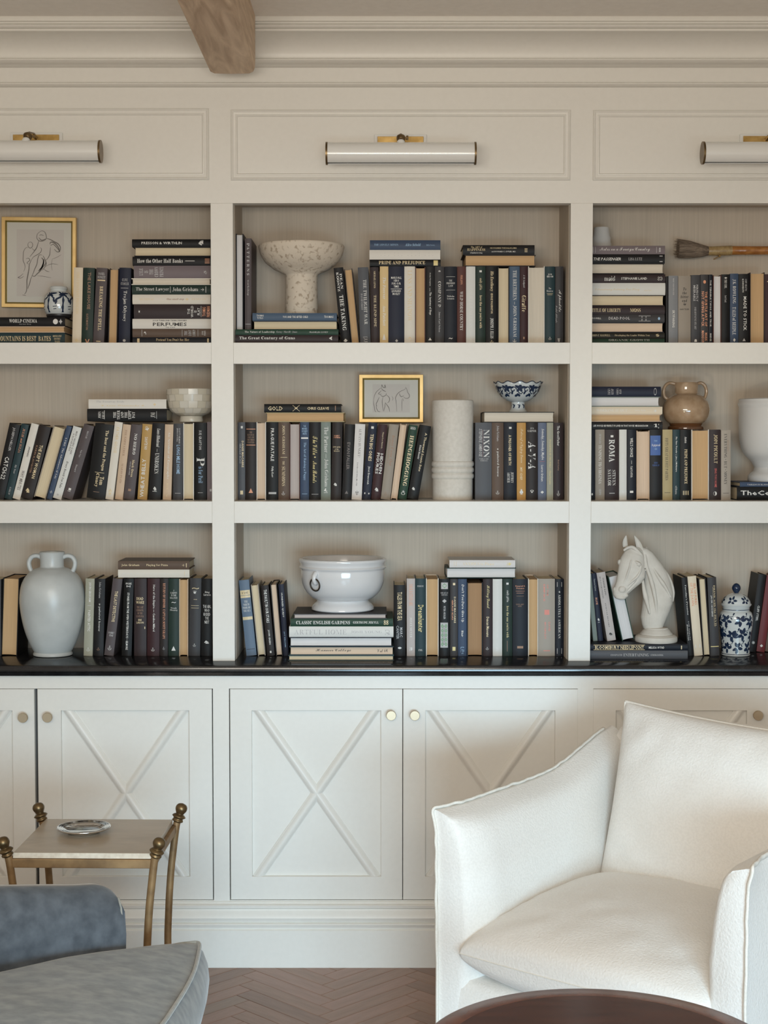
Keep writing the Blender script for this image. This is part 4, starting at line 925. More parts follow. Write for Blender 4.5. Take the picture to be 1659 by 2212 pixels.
stack(2, 'R', [
 (1272.5,1431.5,911,926,'black','Life Would Be Perfect',[('LIFE WOULD BE PERFECT IF I LIVED IN THAT HOUSE  MEGHAN DAUM',.06,.80,.36,.60,'n','w'),('1|',.88,.95,.16,.74,'S','w')]),
 (1272.5,1428,895,910,'tan','*tan edged book above the black one, middle right stack',[], 'tan'),
 (1272.5,1431,878.5,894.5,'cream','Working It Out',[('WORKING IT OUT',.10,.52,.34,.70,'s','w'),('Abby Rike',.62,.78,.36,.62,'s','w'),('❧',.88,.92,.3,.66,'N','w')]),
 (1272.5,1425.5,857,876.5,'grey green','*white edged book below the navy one, middle right stack',[], 'white'),
 (1272.5,1428,835,856,'navy','*navy book topmost of the middle right stack',[('JACKY\nKEMP',.26,.34,.18,.82,'s','l',h),('AMERICA\nREADS',.38,.45,.18,.82,'s','l',h),('●',.90,.94,.14,.86,'N','l',h)]),
], zbase=ztr+.0004)
z_urn = stack(2, 'R', [
 (1592,1790,1051.5,1081,'jet','*black book with large white lettering under the white urn',[('TheCentury',.04,.62,.28,.72,'n','W')]),
 (1598.5,1795,1041.5,1050.5,'blue','*thin blue book between the urn and the black book',[('TABLEAUX BLANCS / CLASSIC INTERIORS',.08,.60,.30,.62,'n','l')]),
], Y=.085, d=.20)
# ================= worktop left
run(3, 'L', [
 (-28,1.5,0,1252,'charcoal','*charcoal book at the far left of the worktop',[]),
 (2,37,5,1248,'jet','thick, left of the tall pale vase',[], 'tan'),
 (180,199.6,4.5,1249.6,'sage','Playing for Time',[('JOHN GRISHAM',.05,.30,.36,.66,'n','W'),('|',.345,.352,.3,.7,'','l'),('PAINTED ATTIC',.41,.68,.36,.66,'n','w'),('⚓',.89,.94,.3,.7,'N','W',h)]),
 (201,223,4,1250,'black','A Painted House',[('John Grisham',.04,.25,.40,.62,'s','l'),('a painted house',.32,.68,.40,.64,'s','w'),('⚓',.89,.93,.34,.64,'N','t',h)]),
 (224,245,19.5,1249,'dark taupe','The Last Detective',[('THE LAST DETECTIVE',.16,.56,.38,.70,'n','g'),('ROBERT\nCRAIS',.69,.75,.22,.8,'n','l',h),('⚓',.87,.93,.3,.7,'N','W',h)]),
 (262,283.8,5,1250,'jet','*black book with tight white lettering left of Dead Wake',[('ANN GAINES',.05,.075,.2,.8,'n','w',h),('⋈',.085,.11,.3,.7,'N','W',h),('STORIES FROM THE OPEN WESTERN DAYS • GILMORE',.18,.92,.40,.62,'n','w')]),
 (289,316,.5,1250,'plum brown','Dead Wake',[('DEAD\nWAKE',.24,.325,.16,.80,'n','g',h),('THE LAST\nCROSSING\nOF THE\nLUSITANIA',.355,.50,.18,.78,'s','t',h),('ERIK\nLARSON',.52,.58,.20,.78,'n','g',h),('|',.62,.65,.84,.90,'','g')]),
 (317,344,1,1250,'maroon','Hero of the Empire',[('Hero of the Empire — Candice Millard',.08,.68,.42,.64,'n','w'),('⚓',.89,.94,.34,.62,'N','w',h)]),
 (344.5,362.5,1,1250,'dark brown','Return of Honor',[('RETURN OF HONOR  CAPTAIN SCOTT GRADY',.06,.78,.36,.66,'s','o'),('⚓',.88,.92,.36,.62,'N','l',h)]),
 (363,386.5,.5,1250,'dark green','*dark green book with small white title, left of the worktop',[('A\nGARDEN\nIN THE\nBALANCE',.14,.26,.16,.84,'s','w',h),('~',.30,.315,.3,.7,'S','W',h),('Wendy\nFleming',.37,.42,.16,.84,'s','w',h),('▲',.87,.93,.3,.7,'N','W',h)]),
 (387,406.5,0,1251,'tan','between the dark green and charcoal spines',[], 'tan'),
 (407,432,3,1249,'charcoal','*charcoal book with gilt ornaments, left of the worktop',[('~',.12,.14,.2,.8,'S','g',h),('❦',.16,.20,.3,.6,'N','w',h),('|',.27,.274,.36,.66,'','g'),('|',.35,.354,.14,.82,'','g'),('|',.38,.384,.14,.82,'','g'),('⚓',.84,.88,.36,.62,'N','w',h)]),
 (433,458.5,2,1250,'jet','*black book at the right end of the left worktop row',[('Stieg\nLarsson',.16,.22,.2,.8,'n','w',h),('THE GIRL\nWHO\nKICKED\nTHE\nNEST',.34,.58,.16,.84,'n','W',h),('♞',.80,.84,.3,.7,'N','W',h)]),
])
z3 = P(330, 1249, .11)[1]
stack(3, 'L', [
 (254.8,409,1230.5,1246,'ivory','*ivory book lying under the brown one, left of the worktop',[('JOHN ADAMS',.06,.20,.42,.62,'s','w'),('Visions of the Arts and an Inventory',.26,.84,.36,.60,'s','W'),('|',.93,.935,.2,.8,'','g')]),
 (254.8,408.5,1212,1229,'brown','Playing for Pizza',[('John Grisham',.05,.30,.34,.66,'n','g'),('Playing for Pizza',.40,.70,.34,.66,'n','g'),('→',.90,.93,.36,.66,'N','g'),('|',.955,.965,.26,.74,'','g')]),
], zbase=z3+.0015)
# ================= worktop centre
run(3, 'C', [
 (532,554.5,-17,1252,'blue grey','*blue grey set book with navy title panels, centre of the worktop',[('|',.135,.20,.02,.98,'','g'),('CASE',.155,.182,.2,.8,'s','k',h),('THE\nNORTH\nDOOR OF\nTHE SEA',.27,.42,.12,.88,'s','w',h),('|',.205,.235,.02,.98,'','g'),('|',.485,.525,.02,.98,'','g'),('|',.91,.915,.1,.9,'','k')]),
 (557.5,574,-16,1262,'greige','leaning right of the blue grey set book',[], 'cream'),
 (577,594,-14,1264,'dark brown','The Fault in Our Stars',[('THE FAULT IN OUR STARS',.06,.53,.30,.70,'n','W'),('JOHN GREEN',.63,.84,.34,.62,'n','w'),('■',.93,.96,.4,.6,'N','w',h)]),
 (596.5,611,-13,1261,'dark brown','leaning left of the narrow navy spine',[], 'pink'),
 (611.8,624,-11,1262,'navy','*narrow navy book leaning on the stack under the white cachepot',[('HUNDRED QUEST',.12,.46,.34,.66,'n','w'),('JOY WILLIAMS',.66,.88,.36,.60,'n','b')]),
])
YS = .012
z_cache = stack(3, 'C', [
 (622.5,851,1415.5,1427,'teal','*cream edged thin book lowest in the stack under the cachepot',[], 'cream'),
 (625.5,850.5,1396.5,1414,'teal','*book with handwritten words on its page edges under the cachepot',[('Hanover College',.25,.59,.28,.74,'c','k','v'),('Vol 64',.84,.94,.30,.70,'c','k')], 'pink'),
 (625.5,847.5,1376.5,1395.5,'dark navy','*thick white edged book in the stack under the cachepot',[], 'white'),
 (624.5,850,1353.5,1374.5,'silver','Artful Home',[('ARTFUL HOME',.05,.55,.24,.72,'s','l'),('JOSH YOUNG',.59,.89,.34,.62,'s','l'),('℞',.92,.97,.2,.7,'s','l')]),
 (627.5,849,1336.5,1352.5,'forest green','Classic English Gardens',[('CLASSIC ENGLISH GARDENS',.055,.58,.28,.72,'S','w'),('GERTRUDE JEKYLL',.61,.86,.34,.66,'S','w'),('88',.91,.955,.2,.8,'S','g')]),
 (634,835,1326,1335,'charcoal','*thin dark book directly under the white cachepot',[], 'grey'),
], Y=YS, d=.215)
run(3, 'C', [
 (851,876,-.5,1264,'black','Tales from the Sea',[('TALES FROM THE SEA',.10,.50,.30,.72,'n','g'),('MARC\nCANTER',.57,.76,.20,.76,'n','l'),('●',.87,.90,.34,.66,'N','W',h)]),
 (878.6,896.7,0,1250,'mauve','Your Battles',[('YOUR BATTLES ARE',.07,.35,.28,.74,'s','o'),('JOYCE MEYER',.50,.76,.34,.64,'s','w'),('❧',.88,.93,.3,.7,'N','W',h)]),
 (897.2,919.6,0,1250,'teal','Dreamhunter',[('KNOX',.085,.11,.2,.8,'n','l',h),('Dreamhunter',.34,.69,.26,.80,'n','y'),('FSG',.91,.935,.3,.7,'s','w',h)]),
 (920,947.5,0,1249.5,'ivory','between teal spine and diamond patterned one',[], 'tan'),
 (948,972,0,1251,'jet','*black book with green diamond patterned panels, centre of the worktop',[('|',.045,.13,.20,.82,'','l'),('ORACLE\nBONES',.17,.215,.16,.84,'s','l',h),('◆',.26,.31,.30,.70,'N','l',h),('PETER HESSLER',.35,.52,.42,.60,'n','l'),('|',.565,.89,.14,.82,'','l'),('◆',.055,.12,.28,.74,'N','G',h),('◆ ◆\n◆ ◆\n◆ ◆\n◆ ◆\n◆ ◆',.58,.875,.19,.77,'N','G',h),('◇\n◇\n◇\n◇',.60,.855,.40,.56,'N','k',h)]),
 (972.4,989,0,1251,'charcoal','Danse Macabre',[('DANSE MACABRE',.23,.57,.50,.74,'n','g'),('GERALD ELIAS',.27,.53,.20,.40,'n','o'),('■',.05,.08,.36,.66,'N','g',h),('■',.88,.93,.3,.7,'N','y',h)]),
 (989.4,1008.5,0,1251,'blue',"Don't You Dare Give Up",[("Don't You Dare Give Up",.07,.56,.34,.70,'o','w'),('Blair',.67,.75,.38,.62,'n','w'),('ᘐ',.88,.97,.3,.7,'s','b',h)]),
 (1009,1042.5,0,1258,'jet','thick, under the two flat pale books',[], 'brown'),
 (1043,1064,.3,1251,'plum brown','*dark brown book with script title under the flat pale books',[('Killing Daniel',.08,.38,.30,.72,'c','y'),('Duncan Museums',.49,.75,.36,.64,'n','g'),('⚓',.88,.92,.3,.6,'N','W',h)]),
 (1064.4,1085,0,1251,'silver','*silver book with white lettering left of the green one',[('[ justin rivers ]',.07,.34,.38,.66,'n','W'),('FORCED TRIUMPH',.42,.80,.44,.60,'n','W'),('❥',.88,.94,.3,.7,'N','W',h)]),
 (1085.5,1107,0,1250.5,'dark green',"Love the One You're With",[('emily giffin',.15,.30,.36,.66,'s','w'),("love the one you're with",.35,.76,.34,.66,'s','y'),('■',.05,.075,.38,.62,'N','W',h),('|',.80,.94,.46,.50,'','t')]),
 (1107.5,1140,0,1251,'dark navy','*thick dark navy book with a small gilt title, centre of the worktop',[('General B.\nPetraeus',.08,.13,.18,.84,'s','o',h),('|',.155,.158,.2,.8,'','o'),('|',.18,.183,.25,.75,'','o'),('|',.22,.223,.25,.75,'','t'),('EDWARD\nCOX',.32,.36,.22,.74,'s','t',h),('■',.87,.90,.3,.7,'N','t',h)]),
 (1140.6,1162.7,0,1250,'ivory','left of the greige spine',[], 'tan'),
 (1163.2,1199,0,1250.5,'greige','*thick greige book with coral lettering, centre of the worktop',[('EMPIRE',.07,.29,.30,.40,'n','p'),('OF THE',.07,.22,.50,.60,'n','p'),('■',.40,.465,.36,.66,'N','p',h),('DAVID',.56,.68,.60,.72,'n','p'),('MCGINLEY',.56,.78,.36,.46,'n','p'),('▬',.925,.935,.3,.7,'N','p',h)]),
 (1199.6,1217.5,0,1251,'dark navy','Absolutely American',[('★',.15,.18,.38,.62,'N','w',h),('ABSOLUTELY AMERICAN',.20,.77,.36,.64,'s','w'),('|',.04,.10,.2,.26,'','l'),('|',.04,.10,.74,.80,'','l'),('|',.90,.97,.2,.26,'','l'),('|',.90,.97,.74,.80,'','l')]),
])
stack(3, 'C', [
 (964,1115,1226.5,1243.5,'dark green','*white edged book with dark green boards lying below the pale one',[], 'white'),
 (971,1113,1210,1225,'pale grey','Anxious to Please',[('ANXIOUS to Please',.20,.68,.32,.70,'s','g'),('❧',.87,.94,.3,.7,'N','y'),('|',.07,.075,.2,.8,'','g'),('|',.10,.105,.2,.8,'','g')]),
], zbase=P(1030,1249.5,.11)[1]+.001)
# ================= worktop right
z_horse = stack(3, 'R', [
 (1275,1486,1405.5,1423.5,'slate grey','Complete Entertaining Cookbook',[('COMPLETE',.21,.33,.36,.58,'s','l'),('ENTERTAINING',.34,.60,.30,.66,'s','l'),('COOKBOOK',.62,.75,.36,.58,'s','l')]),
 (1275,1486,1392,1405,'dark navy','Needlepoint',[('|',.035,.56,.84,.92,'','g'),('|',.035,.56,.08,.16,'','g'),('BLOOMSBURY NEEDLEPOINT',.05,.55,.20,.80,'n','g'),('MELISSA WYND',.60,.76,.30,.66,'n','w'),('|',.93,.94,.2,.8,'','g')]),
], Y=.045, d=.25)
gR = 'books standing on the right of the worktop'
for (x0, x1, dx, yt, col, tx, L_, pg) in (
 (1281.5,1291.5,-14,1240,'grey green',[],'thin grey green book leaning behind the stile left of the horse bust',None),
 (1292.5,1303.5,-15.5,1238,'navy',[('Tamora Carter',.08,.26,.38,.66,'s','l'),('IN LOVE',.36,.46,.3,.7,'n','o'),('♞',.66,.70,.3,.7,'N','w',h),('|',.72,.725,.3,.7,'','w')],'navy book leaning on the stack left of the horse bust',None),
 (1312,1331.5,-24,1235,'mauve',[('TERROR KING',.08,.34,.56,.72,'s','k'),('RUN EVERYWHERE',.06,.38,.24,.38,'s','k'),('ELSEN LE RENARD',.45,.80,.40,.52,'s','k'),('♞',.88,.92,.3,.7,'N','k',h)],'pale pinkish book leaning second nearest to the horse bust',None),
 (1344,1371.5,-32,1240,'forest green',[],'thick white edged book leaning behind the nose of the horse bust','white')):
    U(3, x0, x1, dx, yt, col, '', tx, out=bool(pg), pg=pg or 'cream', z0=z_horse, yb=1388, Y=.118, d=.15, label=L_, group=gR)
run(3, 'R', [
 (1486.8,1499.5,-15,1247,'black',"Tuesday's Promise",[("Tuesday's Promise",.09,.48,.40,.72,'s','w'),('LUIS CARLOS',.56,.80,.50,.66,'n','l'),('MONTALVAN',.60,.80,.20,.36,'n','w')]),
 (1500,1519,-15,1244,'cream','*cream book with orange lettering right of the horse bust',[('SEA OF FURIES\nOF THE DAWN',.08,.37,.20,.86,'n','o'),('▬',.86,.90,.2,.8,'N','w',h)]),
 (1519.5,1535,-11,1249,'dark brown','between the cream and charcoal spines',[], 'cream'),
 (1535.5,1555,-7.5,1247,'charcoal','*charcoal leaning book with gilt lettering left of the lidded jar',[('DRINK with the DEVIL',.10,.63,.62,.80,'s','g'),('JACK HIGGINS',.23,.50,.26,.44,'n','w'),('|',.12,.62,.54,.56,'','g'),('|',.875,.885,.05,.95,'','y')]),
])
run(3, 'R', [
 (1616,1633,23,1240,'black','*black book leaning right of the lidded blue and white jar',[('CLIFF STEEL',.40,.60,.42,.70,'n','w'),('✺',.86,.90,.3,.7,'N','w',h)]),
 (1634,1652,23,1243,'wine','*dark red book leaning at the right edge above the worktop',[('◆',.9,.94,.3,.7,'N','w',h)]),
 (1652.5,1672,23,1243,'brown','*brown book leaning beyond the dark red one at the right edge',[]),
], Y=.20, d=.11)
# diamond lattice printed on the patterned spine
print_spines()
# ---------------------------------------------------------------- decor
def K(py_a, py_b, x, Y): return abs(P(x,py_a,Y)[1]-P(x,py_b,Y)[1])
def vessel(name, label, cat, px, pyb, Y, prof_px, m, rref=None, z=None, part='body', seg=64, group=None, smooth=50, wav=None):
    """turned vessel from its photographed outline: (half width, height above foot) in photo pixels at depth Y"""
    X, Z = P(px, pyb, Y); k = (Y+DIST)/F_PX
    if z is not None: Z = z
    t = thing(name, label, cat, (X, Y, Z+.0003), 0, group)
    o = G().lathe([(max(r,.02)*k, h*k) for r, h in prof_px], seg, wav=wav).build(part, m, t, smooth=smooth)
    return t, o, k
def path_px(pts, px, pyb, k): return [((x-px)*k, d*k, (pyb-y)*k) for x, y, d in pts]

trav = noisy('travertine', (.40,.32,.24), (.66,.58,.48), nscale=75, rough=.75, detail=9, dist=.3, lo=.34, hi=.46, bump=.25)
white_ceramic = noisy('white_ceramic', (.70,.70,.69), (.66,.66,.66), nscale=6, rough=.30, bump=.02)
white_gloss = mat('white_glaze', (.70,.70,.71), .10, 0, .5, .4)
matte_w = noisy('matte_white_stoneware', (.70,.66,.60), (.64,.60,.54), nscale=90, rough=.75, bump=.06)
pale_vase = noisy('pale_blue_grey_ceramic', (.58,.60,.59), (.50,.52,.515), nscale=12, rough=.33, bump=.15, bdist=.003)
plaster = noisy('plaster', (.66,.62,.56), (.60,.56,.50), nscale=30, rough=.7, bump=.05)
porcelain = mat('blue_white_porcelain', (.60,.63,.63), .12, 0, .5, .4)
cobalt = noisy('cobalt_paint', (.010,.020,.050), (.022,.045,.095), nscale=60, rough=.14, lo=.3, hi=.8)
tanglaze = noisy('tan_glaze', (.44,.31,.20), (.34,.225,.135), nscale=34, rough=.10, detail=6, coat=.5)
darkbase = mat('dark_stand', (.02,.02,.022), .4)

# --- stone pedestal bowl
prof = [(34,0),(35.5,2),(35,6),(34.5,40),(34,70),(34.5,84),(36,87),(60,98),(78,112),(88,128),(92,143),(92,147),(90.5,149),(88,147),(82,132),(66,116),(40,107),(.1,105)]
vessel('pedestal_bowl', 'speckled travertine pedestal bowl standing on the flat books, top centre shelf', 'bowl', 651.5, 676, .155, prof, trav, z=z_bowl, smooth=40)

# --- bone bowl, right end of middle left shelf
bone = noisy('bone_tiles', (.66,.60,.50), (.56,.50,.40), nscale=9, rough=.3, detail=3)
def tile_bowl():
    X, Z = P(413.5, 909, .155); k = (.155+DIST)/F_PX; Z = ztb
    t = thing('footed_bowl', 'cream bone tiled footed bowl at the right end of the middle left shelf', 'bowl', (X, .155, Z+.0005))
    foot = [(.1,0),(25,0),(26,2),(24.5,9),(24,12),(30,13),(.1,13)]
    G().lathe([(r*k, z*k) for r, z in foot], 48).build('foot', bone, t, smooth=40)
    lin_ = sprof([(24,12.5),(38,18),(48,29),(51.5,44),(53,58),(53.5,70)], 4)
    inner = [(r-2.2, z) for r, z in lin_]
    G().lathe([(r*k, z*k) for r, z in ([(.1,13.5)]+inner+[(52.2,70.6)]+[(r-.9, z+.3) for r, z in reversed(lin_)]+[(.1,12.5)])], 48).build('bowl_wall', bone, t, smooth=60)
    rows = 5; L_ = len(lin_)
    for j in range(rows):
        a_ = [lin_[round(q)] for q in (j*(L_-1)/rows, (j+.5)*(L_-1)/rows, (j+1)*(L_-1)/rows)]
        n = 16
        for i in range(n):
            t0 = 2*pi*(i+.5*(j % 2))/n; t1 = t0+2*pi/n
            g = G(); e_ = .010
            rr = []
            for q, (r, z) in enumerate(a_):
                zz_ = z+(.35 if q == 0 else (-.35 if q == 2 else 0))
                rr.append([((r+.25)*k*cos(a), (r+.25)*k*sin(a), zz_*k) for a in (t0+e_, (t0+t1)/2, t1-e_)])
            g.rings(rr, False, False, False)
            rr2 = [[(x*.985, y*.985, z) for x, y, z in row] for row in rr]
            g.rings(rr2, False, False, False)
            g.build('bone_tile', mat('bone_tile_%d' % ((i*7+j*3) % 3), ((.68,.62,.52),(.60,.54,.43),(.64,.60,.52))[(i*7+j*3) % 3], .22), t, smooth=40)
tile_bowl()

# --- white cylinder vase
prof = [(.1,0),(42,0),(43.5,2),(43.5,44)]
for c0 in (51, 64, 77):
    prof += [(43.0,c0-6.3),(45.2,c0-4.8),(46.4,c0-1.5),(46.4,c0+1.5),(45.2,c0+4.8),(43.0,c0+6.3)]
prof += [(43.8,90),(44.5,150),(44.8,210),(44,213),(42,214),(40.5,212),(40,120),(40,8),(.1,6)]
vessel('cylinder_vase', 'tall white ribbed cylinder vase on the middle centre shelf', 'vase', 977.5, 1080.5, .15, prof, matte_w, z=shelfZ(2), smooth=40)

# --- pale two-handled vase on the worktop
prof = [(.1,0),(38,0),(42,2),(42.5,5),(40,9)]+sprof([(40,9),(50,28),(61,60),(68,95),(70,125),(66,155),(54,176),(38,188),(27,192),(25,196)],5)+[(25,206),(26.5,220),(27.5,224),(26,226),(22,225),(21.5,200),(.1,196)]
vt, vo, k = vessel('two_handled_vase', 'tall pale glazed vase with two loop handles on the left of the worktop', 'vase', 114.5, 1418, .128, prof, pale_vase, z=CT)
for s in (-1, 1):
    pts = spline([(s*22,0,213),(s*33,0,217),(s*44,0,214),(s*50,0,203),(s*48,0,190),(s*42,0,180)], 6)
    G().tube([(x*k, y*k, z*k) for x, y, z in pts], 5.0*k, 12, flat=1.15).build('handle', pale_vase, vt, smooth=True)

# --- tan glazed pot with two handles
prof = [(.1,0),(32,0),(38,2),(38,6),(33,9),(34,12)]+sprof([(34,12),(44,20),(49.5,34),(50,46),(46,60),(36,71),(27,76),(25,79)],5)+[(25,88),(25.5,98),(24.5,101),(21.5,100),(20.5,84),(.1,78)]
pt, po, k = vessel('two_handled_pot', 'round tan glazed pot with loop handles on the middle right books', 'pot', 1481.5, 926, .20, prof, tanglaze, z=z_pot+.0008)
G().lathe([(.1*k,-.1*k),(38.6*k,0),(38.8*k,3*k),(38.4*k,6.2*k),(34.5*k,8.6*k),(35.5*k,12.5*k),(36*k,13*k),(30*k,9*k),(.1*k,8*k)],64).build('foot_ring', mat('dark_amber_glaze', (.11,.045,.018), .1, 0, .5, .5), pt, smooth=60)
for s, q in ((-1, 1.12), (1, 1)):
    pts = spline([(s*23,0,98),(s*32*q,0,100),(s*40*q,0,94),(s*43.5*q,0,82),(s*41*q,0,70),(s*36,0,64)], 6)
    G().tube([(x*k, y*k, z*k) for x, y, z in pts], 3.6*k, 12, flat=1.3).build('handle', tanglaze, pt, smooth=True)

# --- white cachepot with ring handles
prof = [(.1,0),(64,0),(67.5,3),(67,9),(62,15),(57,19),(55,23)]+sprof([(55,23),(68,29),(80,41),(88,58),(90.5,76),(90.5,88)],5)+[(91,91),(94,93),(94.5,95),(93,97),(91.5,98),(92,104),(94.5,107),(95,111),(94,113),(90,114),(86,112),(84,100),(80,60),(60,32),(.1,26)]
YC = .118
ct_, co_, k = vessel('cachepot', 'glossy white footed cachepot with dark ring handles on the worktop books', 'planter', 740.5, 1322, YC, prof, white_gloss, z=z_cache)
for ang, nm in ((radians(-127), 'l'), (radians(127-74), 'r')):
    ux, uy = cos(ang), sin(ang); R_ = 91*k
    c = lambda r, z, s=0: ((r)*ux*k+s*k*-uy, (r)*uy*k+s*k*ux, z*k)
    G().tube([c(86,86), c(93,85), c(97,80), c(98,73), c(95,66), c(89,64)], [5*k,5.5*k,5*k,4.5*k,4.5*k,4*k], 12).build('lug', white_gloss, ct_, smooth=True)
    ring = [c(94.5+2.2*cos(a), 62+13*cos(a), 12.5*sin(a)) for a in (2*pi*i/32 for i in range(32))]
    G().tube(ring, 1.7*k, 8, cyc=True).build('ring_handle', mat('dark_bronze_ring', (.05,.04,.03), .4, .6), ct_, smooth=True)

# --- white footed urn cut by the right edge
prof = [(.1,0),(64,0),(66,3),(65,12),(60,18),(54,22),(52,30)]+sprof([(52,30),(60,44),(76,62),(84,90),(86,130),(86,160)],5)+[(88,164),(88.5,168),(86,172),(87,176),(84,178),(80,174),(78,120),(60,60),(.1,50)]
vessel('footed_urn', 'large white footed urn standing on the dark books, middle right shelf', 'urn', 1682, 1041, .175, prof, white_ceramic, z=z_urn)

# --- small ribbed white vase behind the top right stack
prof = [(.1,0),(22,0),(23,3),(21,5),(21.5,14),(20,16),(20,26),(18,30),(16.5,44),(15.5,48),(13,48),(14,30),(.1,20)]
vessel('ribbed_cup', 'small pale ribbed cup on top of the tall top right stack', 'cup', 1299, 527, .235, prof, white_ceramic, z=z_tr)

# --- painted decoration wrapped on turned walls
def wrap(parent, prof, k, shapes, name, off=.0004):
    """shapes: polygons of (angle in degrees, height px) laid on the outer wall of the profile"""
    def rad(z):
        best = None
        for (r0, z0_), (r1, z1_) in zip(prof, prof[1:]):
            if min(z0_,z1_)-1e-6 <= z <= max(z0_,z1_)+1e-6 and abs(z1_-z0_) > 1e-6:
                r = r0+(r1-r0)*(z-z0_)/(z1_-z0_); best = r if best is None else max(best, r)
        return best if best is not None else 0
    g = G()
    for poly in shapes:
        c_ = (sum(p[0] for p in poly)/len(poly), sum(p[1] for p in poly)/len(poly))
        mid = [((p[0]+c_[0])/2, (p[1]+c_[1])/2) for p in poly]
        pts = list(poly)+mid+[c_]; n = len(poly)
        vs = []
        for a, z in pts:
            r = rad(z)*k+off; vs.append((r*cos(radians(a)), r*sin(radians(a)), z*k))
        g.add(vs, [(i, (i+1) % n, n+(i+1) % n, n+i) for i in range(n)]+[(n+i, n+(i+1) % n, 2*n) for i in range(n)])
    o = g.build(name, cobalt, parent); tag(o, kind='stuff'); return o
def leaf(a, z, L_, wdt, th, asp):
    """teardrop; asp converts px to degrees"""
    pts = []
    for i in range(12):
        u = i/12*2*pi; x = (1-cos(u))/2*L_; y = sin(u)*wdt/2*(1-.35*(1-cos(u))/2)
        pts.append((a+(x*cos(th)-y*sin(th))*asp, z+x*sin(th)+y*cos(th)))
    return pts
def strip(pts, w, asp):
    out = []
    for i, (a, z) in enumerate(pts):
        b = pts[min(i+1, len(pts)-1)]; c = pts[max(i-1, 0)]
        dx, dz = (b[0]-c[0])/asp, b[1]-c[1]; L_ = sqrt(dx*dx+dz*dz)+1e-9
        out.append((a-dz/L_*w*asp/2, z+dx/L_*w/2, a+dz/L_*w*asp/2, z-dx/L_*w/2))
    return [[(p[0],p[1]),(q[0],q[1]),(q[2],q[3]),(p[2],p[3])] for p, q in zip(out, out[1:])]
rng = random.Random(4)
# lidded jar on the worktop
bprof = [(.1,0),(29,0),(31,2),(30,6)]+sprof([(30,6),(31,30),(35,62),(36.5,80),(34,92),(28,98)],5)+[(29,99),(29,106),(31,108),(31,109),(26,110),(24,104),(.1,96)]
jt, jo, k = vessel('lidded_jar', 'blue and white lidded ginger jar on the right of the worktop', 'jar', 1589, 1412, .135, bprof, porcelain, z=CT)
sh = []
asp = 57.3/34
for a in range(-180, 180, 43):
    for z, ph in ((20, 0), (48, 21), (76, 4)):
        ca, cz = a+ph+rng.uniform(-4,4), z+rng.uniform(-3,3)
        for q in range(rng.choice((5,6))):
            th = q*2*pi/5.5+rng.uniform(-.3,.3)
            sh.append(leaf(ca+3.0*cos(th)*asp*.4, cz+2.0*sin(th), rng.uniform(10,14), rng.uniform(7,9.5), th, asp))
        sh += strip([(ca, cz), (ca+10, cz+8), (ca+21, cz+9), (ca+28, cz+16)], 1.3, asp)
        sh.append(leaf(ca+22, cz+12, 6, 3.6, 1.1, asp)); sh.append(leaf(ca+14, cz+7, 6, 3.2, -.9, asp))
sh = [[(a, min(max(z, 7), 95)) for a, z in p_] for p_ in sh]
wrap(jt, bprof, k, sh, 'painted_flowers')
wrap(jt, bprof, k, [[(a,4),(a+11,4),(a+11,5.4),(a,5.4)] for a in range(0,360,10)]+[[(a,100),(a+11,100),(a+11,101.3),(a,101.3)] for a in range(0,360,10)], 'painted_band')
lprof = [(.1,109),(32,109),(33,111),(32,113)]+sprof([(31,113),(29,120),(22,129),(12,134),(7,135)],5)+[(.1,136)]
lid = G().lathe([(r*k, z*k) for r, z in lprof], 56).build('lid', porcelain, jt, smooth=50)
sh = []
for a in range(0, 360, 60):
    for q in range(5):
        th = q*2*pi/5; sh.append([(x, min(max(z,114),133)) for x, z in leaf(a+5*cos(th), 121+2*sin(th), 8, 6, th, 57.3/27)])
wrap(lid, lprof, k, sh, 'painted_flowers')
G().lathe([(r*k, z*k) for r, z in sprof([(4,135),(6,138),(9,144),(8.5,150),(5,155),(.1,157)],5)], 32).build('finial', cobalt, lid, smooth=True)
# small jar in front of the framed drawing
bprof = [(.1,4),(22,4),(24,6)]+sprof([(24,6),(30,16),(32,30),(30,44),(24,54),(18,58)],5)+[(17.5,59),(17.5,62),(19,63),(19,67),(17,69),(14,69),(14,60),(.1,56)]
YJ = .19
jt, jo, k = vessel('ginger_jar', 'small blue and white open jar in front of the framed sketch', 'jar', 127.5, 683.5, YJ, bprof, porcelain, z=z_cinema+.0002)
G().lathe([(.1*k,0),(21*k,0),(25*k,2*k),(27*k,7*k),(26*k,11*k),(24*k,9*k),(.1*k,4.3*k)],48).build('stand', darkbase, jt, smooth=50)
sh = []; asp = 57.3/30
for a in range(-180, 180, 60):
    sh += strip([(a,50),(a-12,44),(a-26,40),(a-36,34)], 4.2, asp)+strip([(a,50),(a+12,47),(a+24,40)], 4, asp)+strip([(a,52),(a-1,38),(a-4,22),(a-2,12)], 5, asp)
    for th, L_ in ((2.6,12),(3.3,10),(.4,11),(-.3,10),(1.2,6)): sh.append(leaf(a, 50, L_, 5, th, asp))
    sh.append(leaf(a-26, 38, 10, 5.5, -1.9, asp)); sh.append(leaf(a+20, 41, 9, 5, -1.3, asp)); sh += strip([(a+18,24),(a+34,25)], 1.5, asp)+strip([(a+20,19),(a+32,19.5)], 1.5, asp)
    sh.append(leaf(a+8, 52, 14, 4.5, .1, asp))
sh = [[(a, min(max(z, 8), 56)) for a, z in p_] for p_ in sh]
wrap(jt, bprof, k, sh, 'painted_branches')
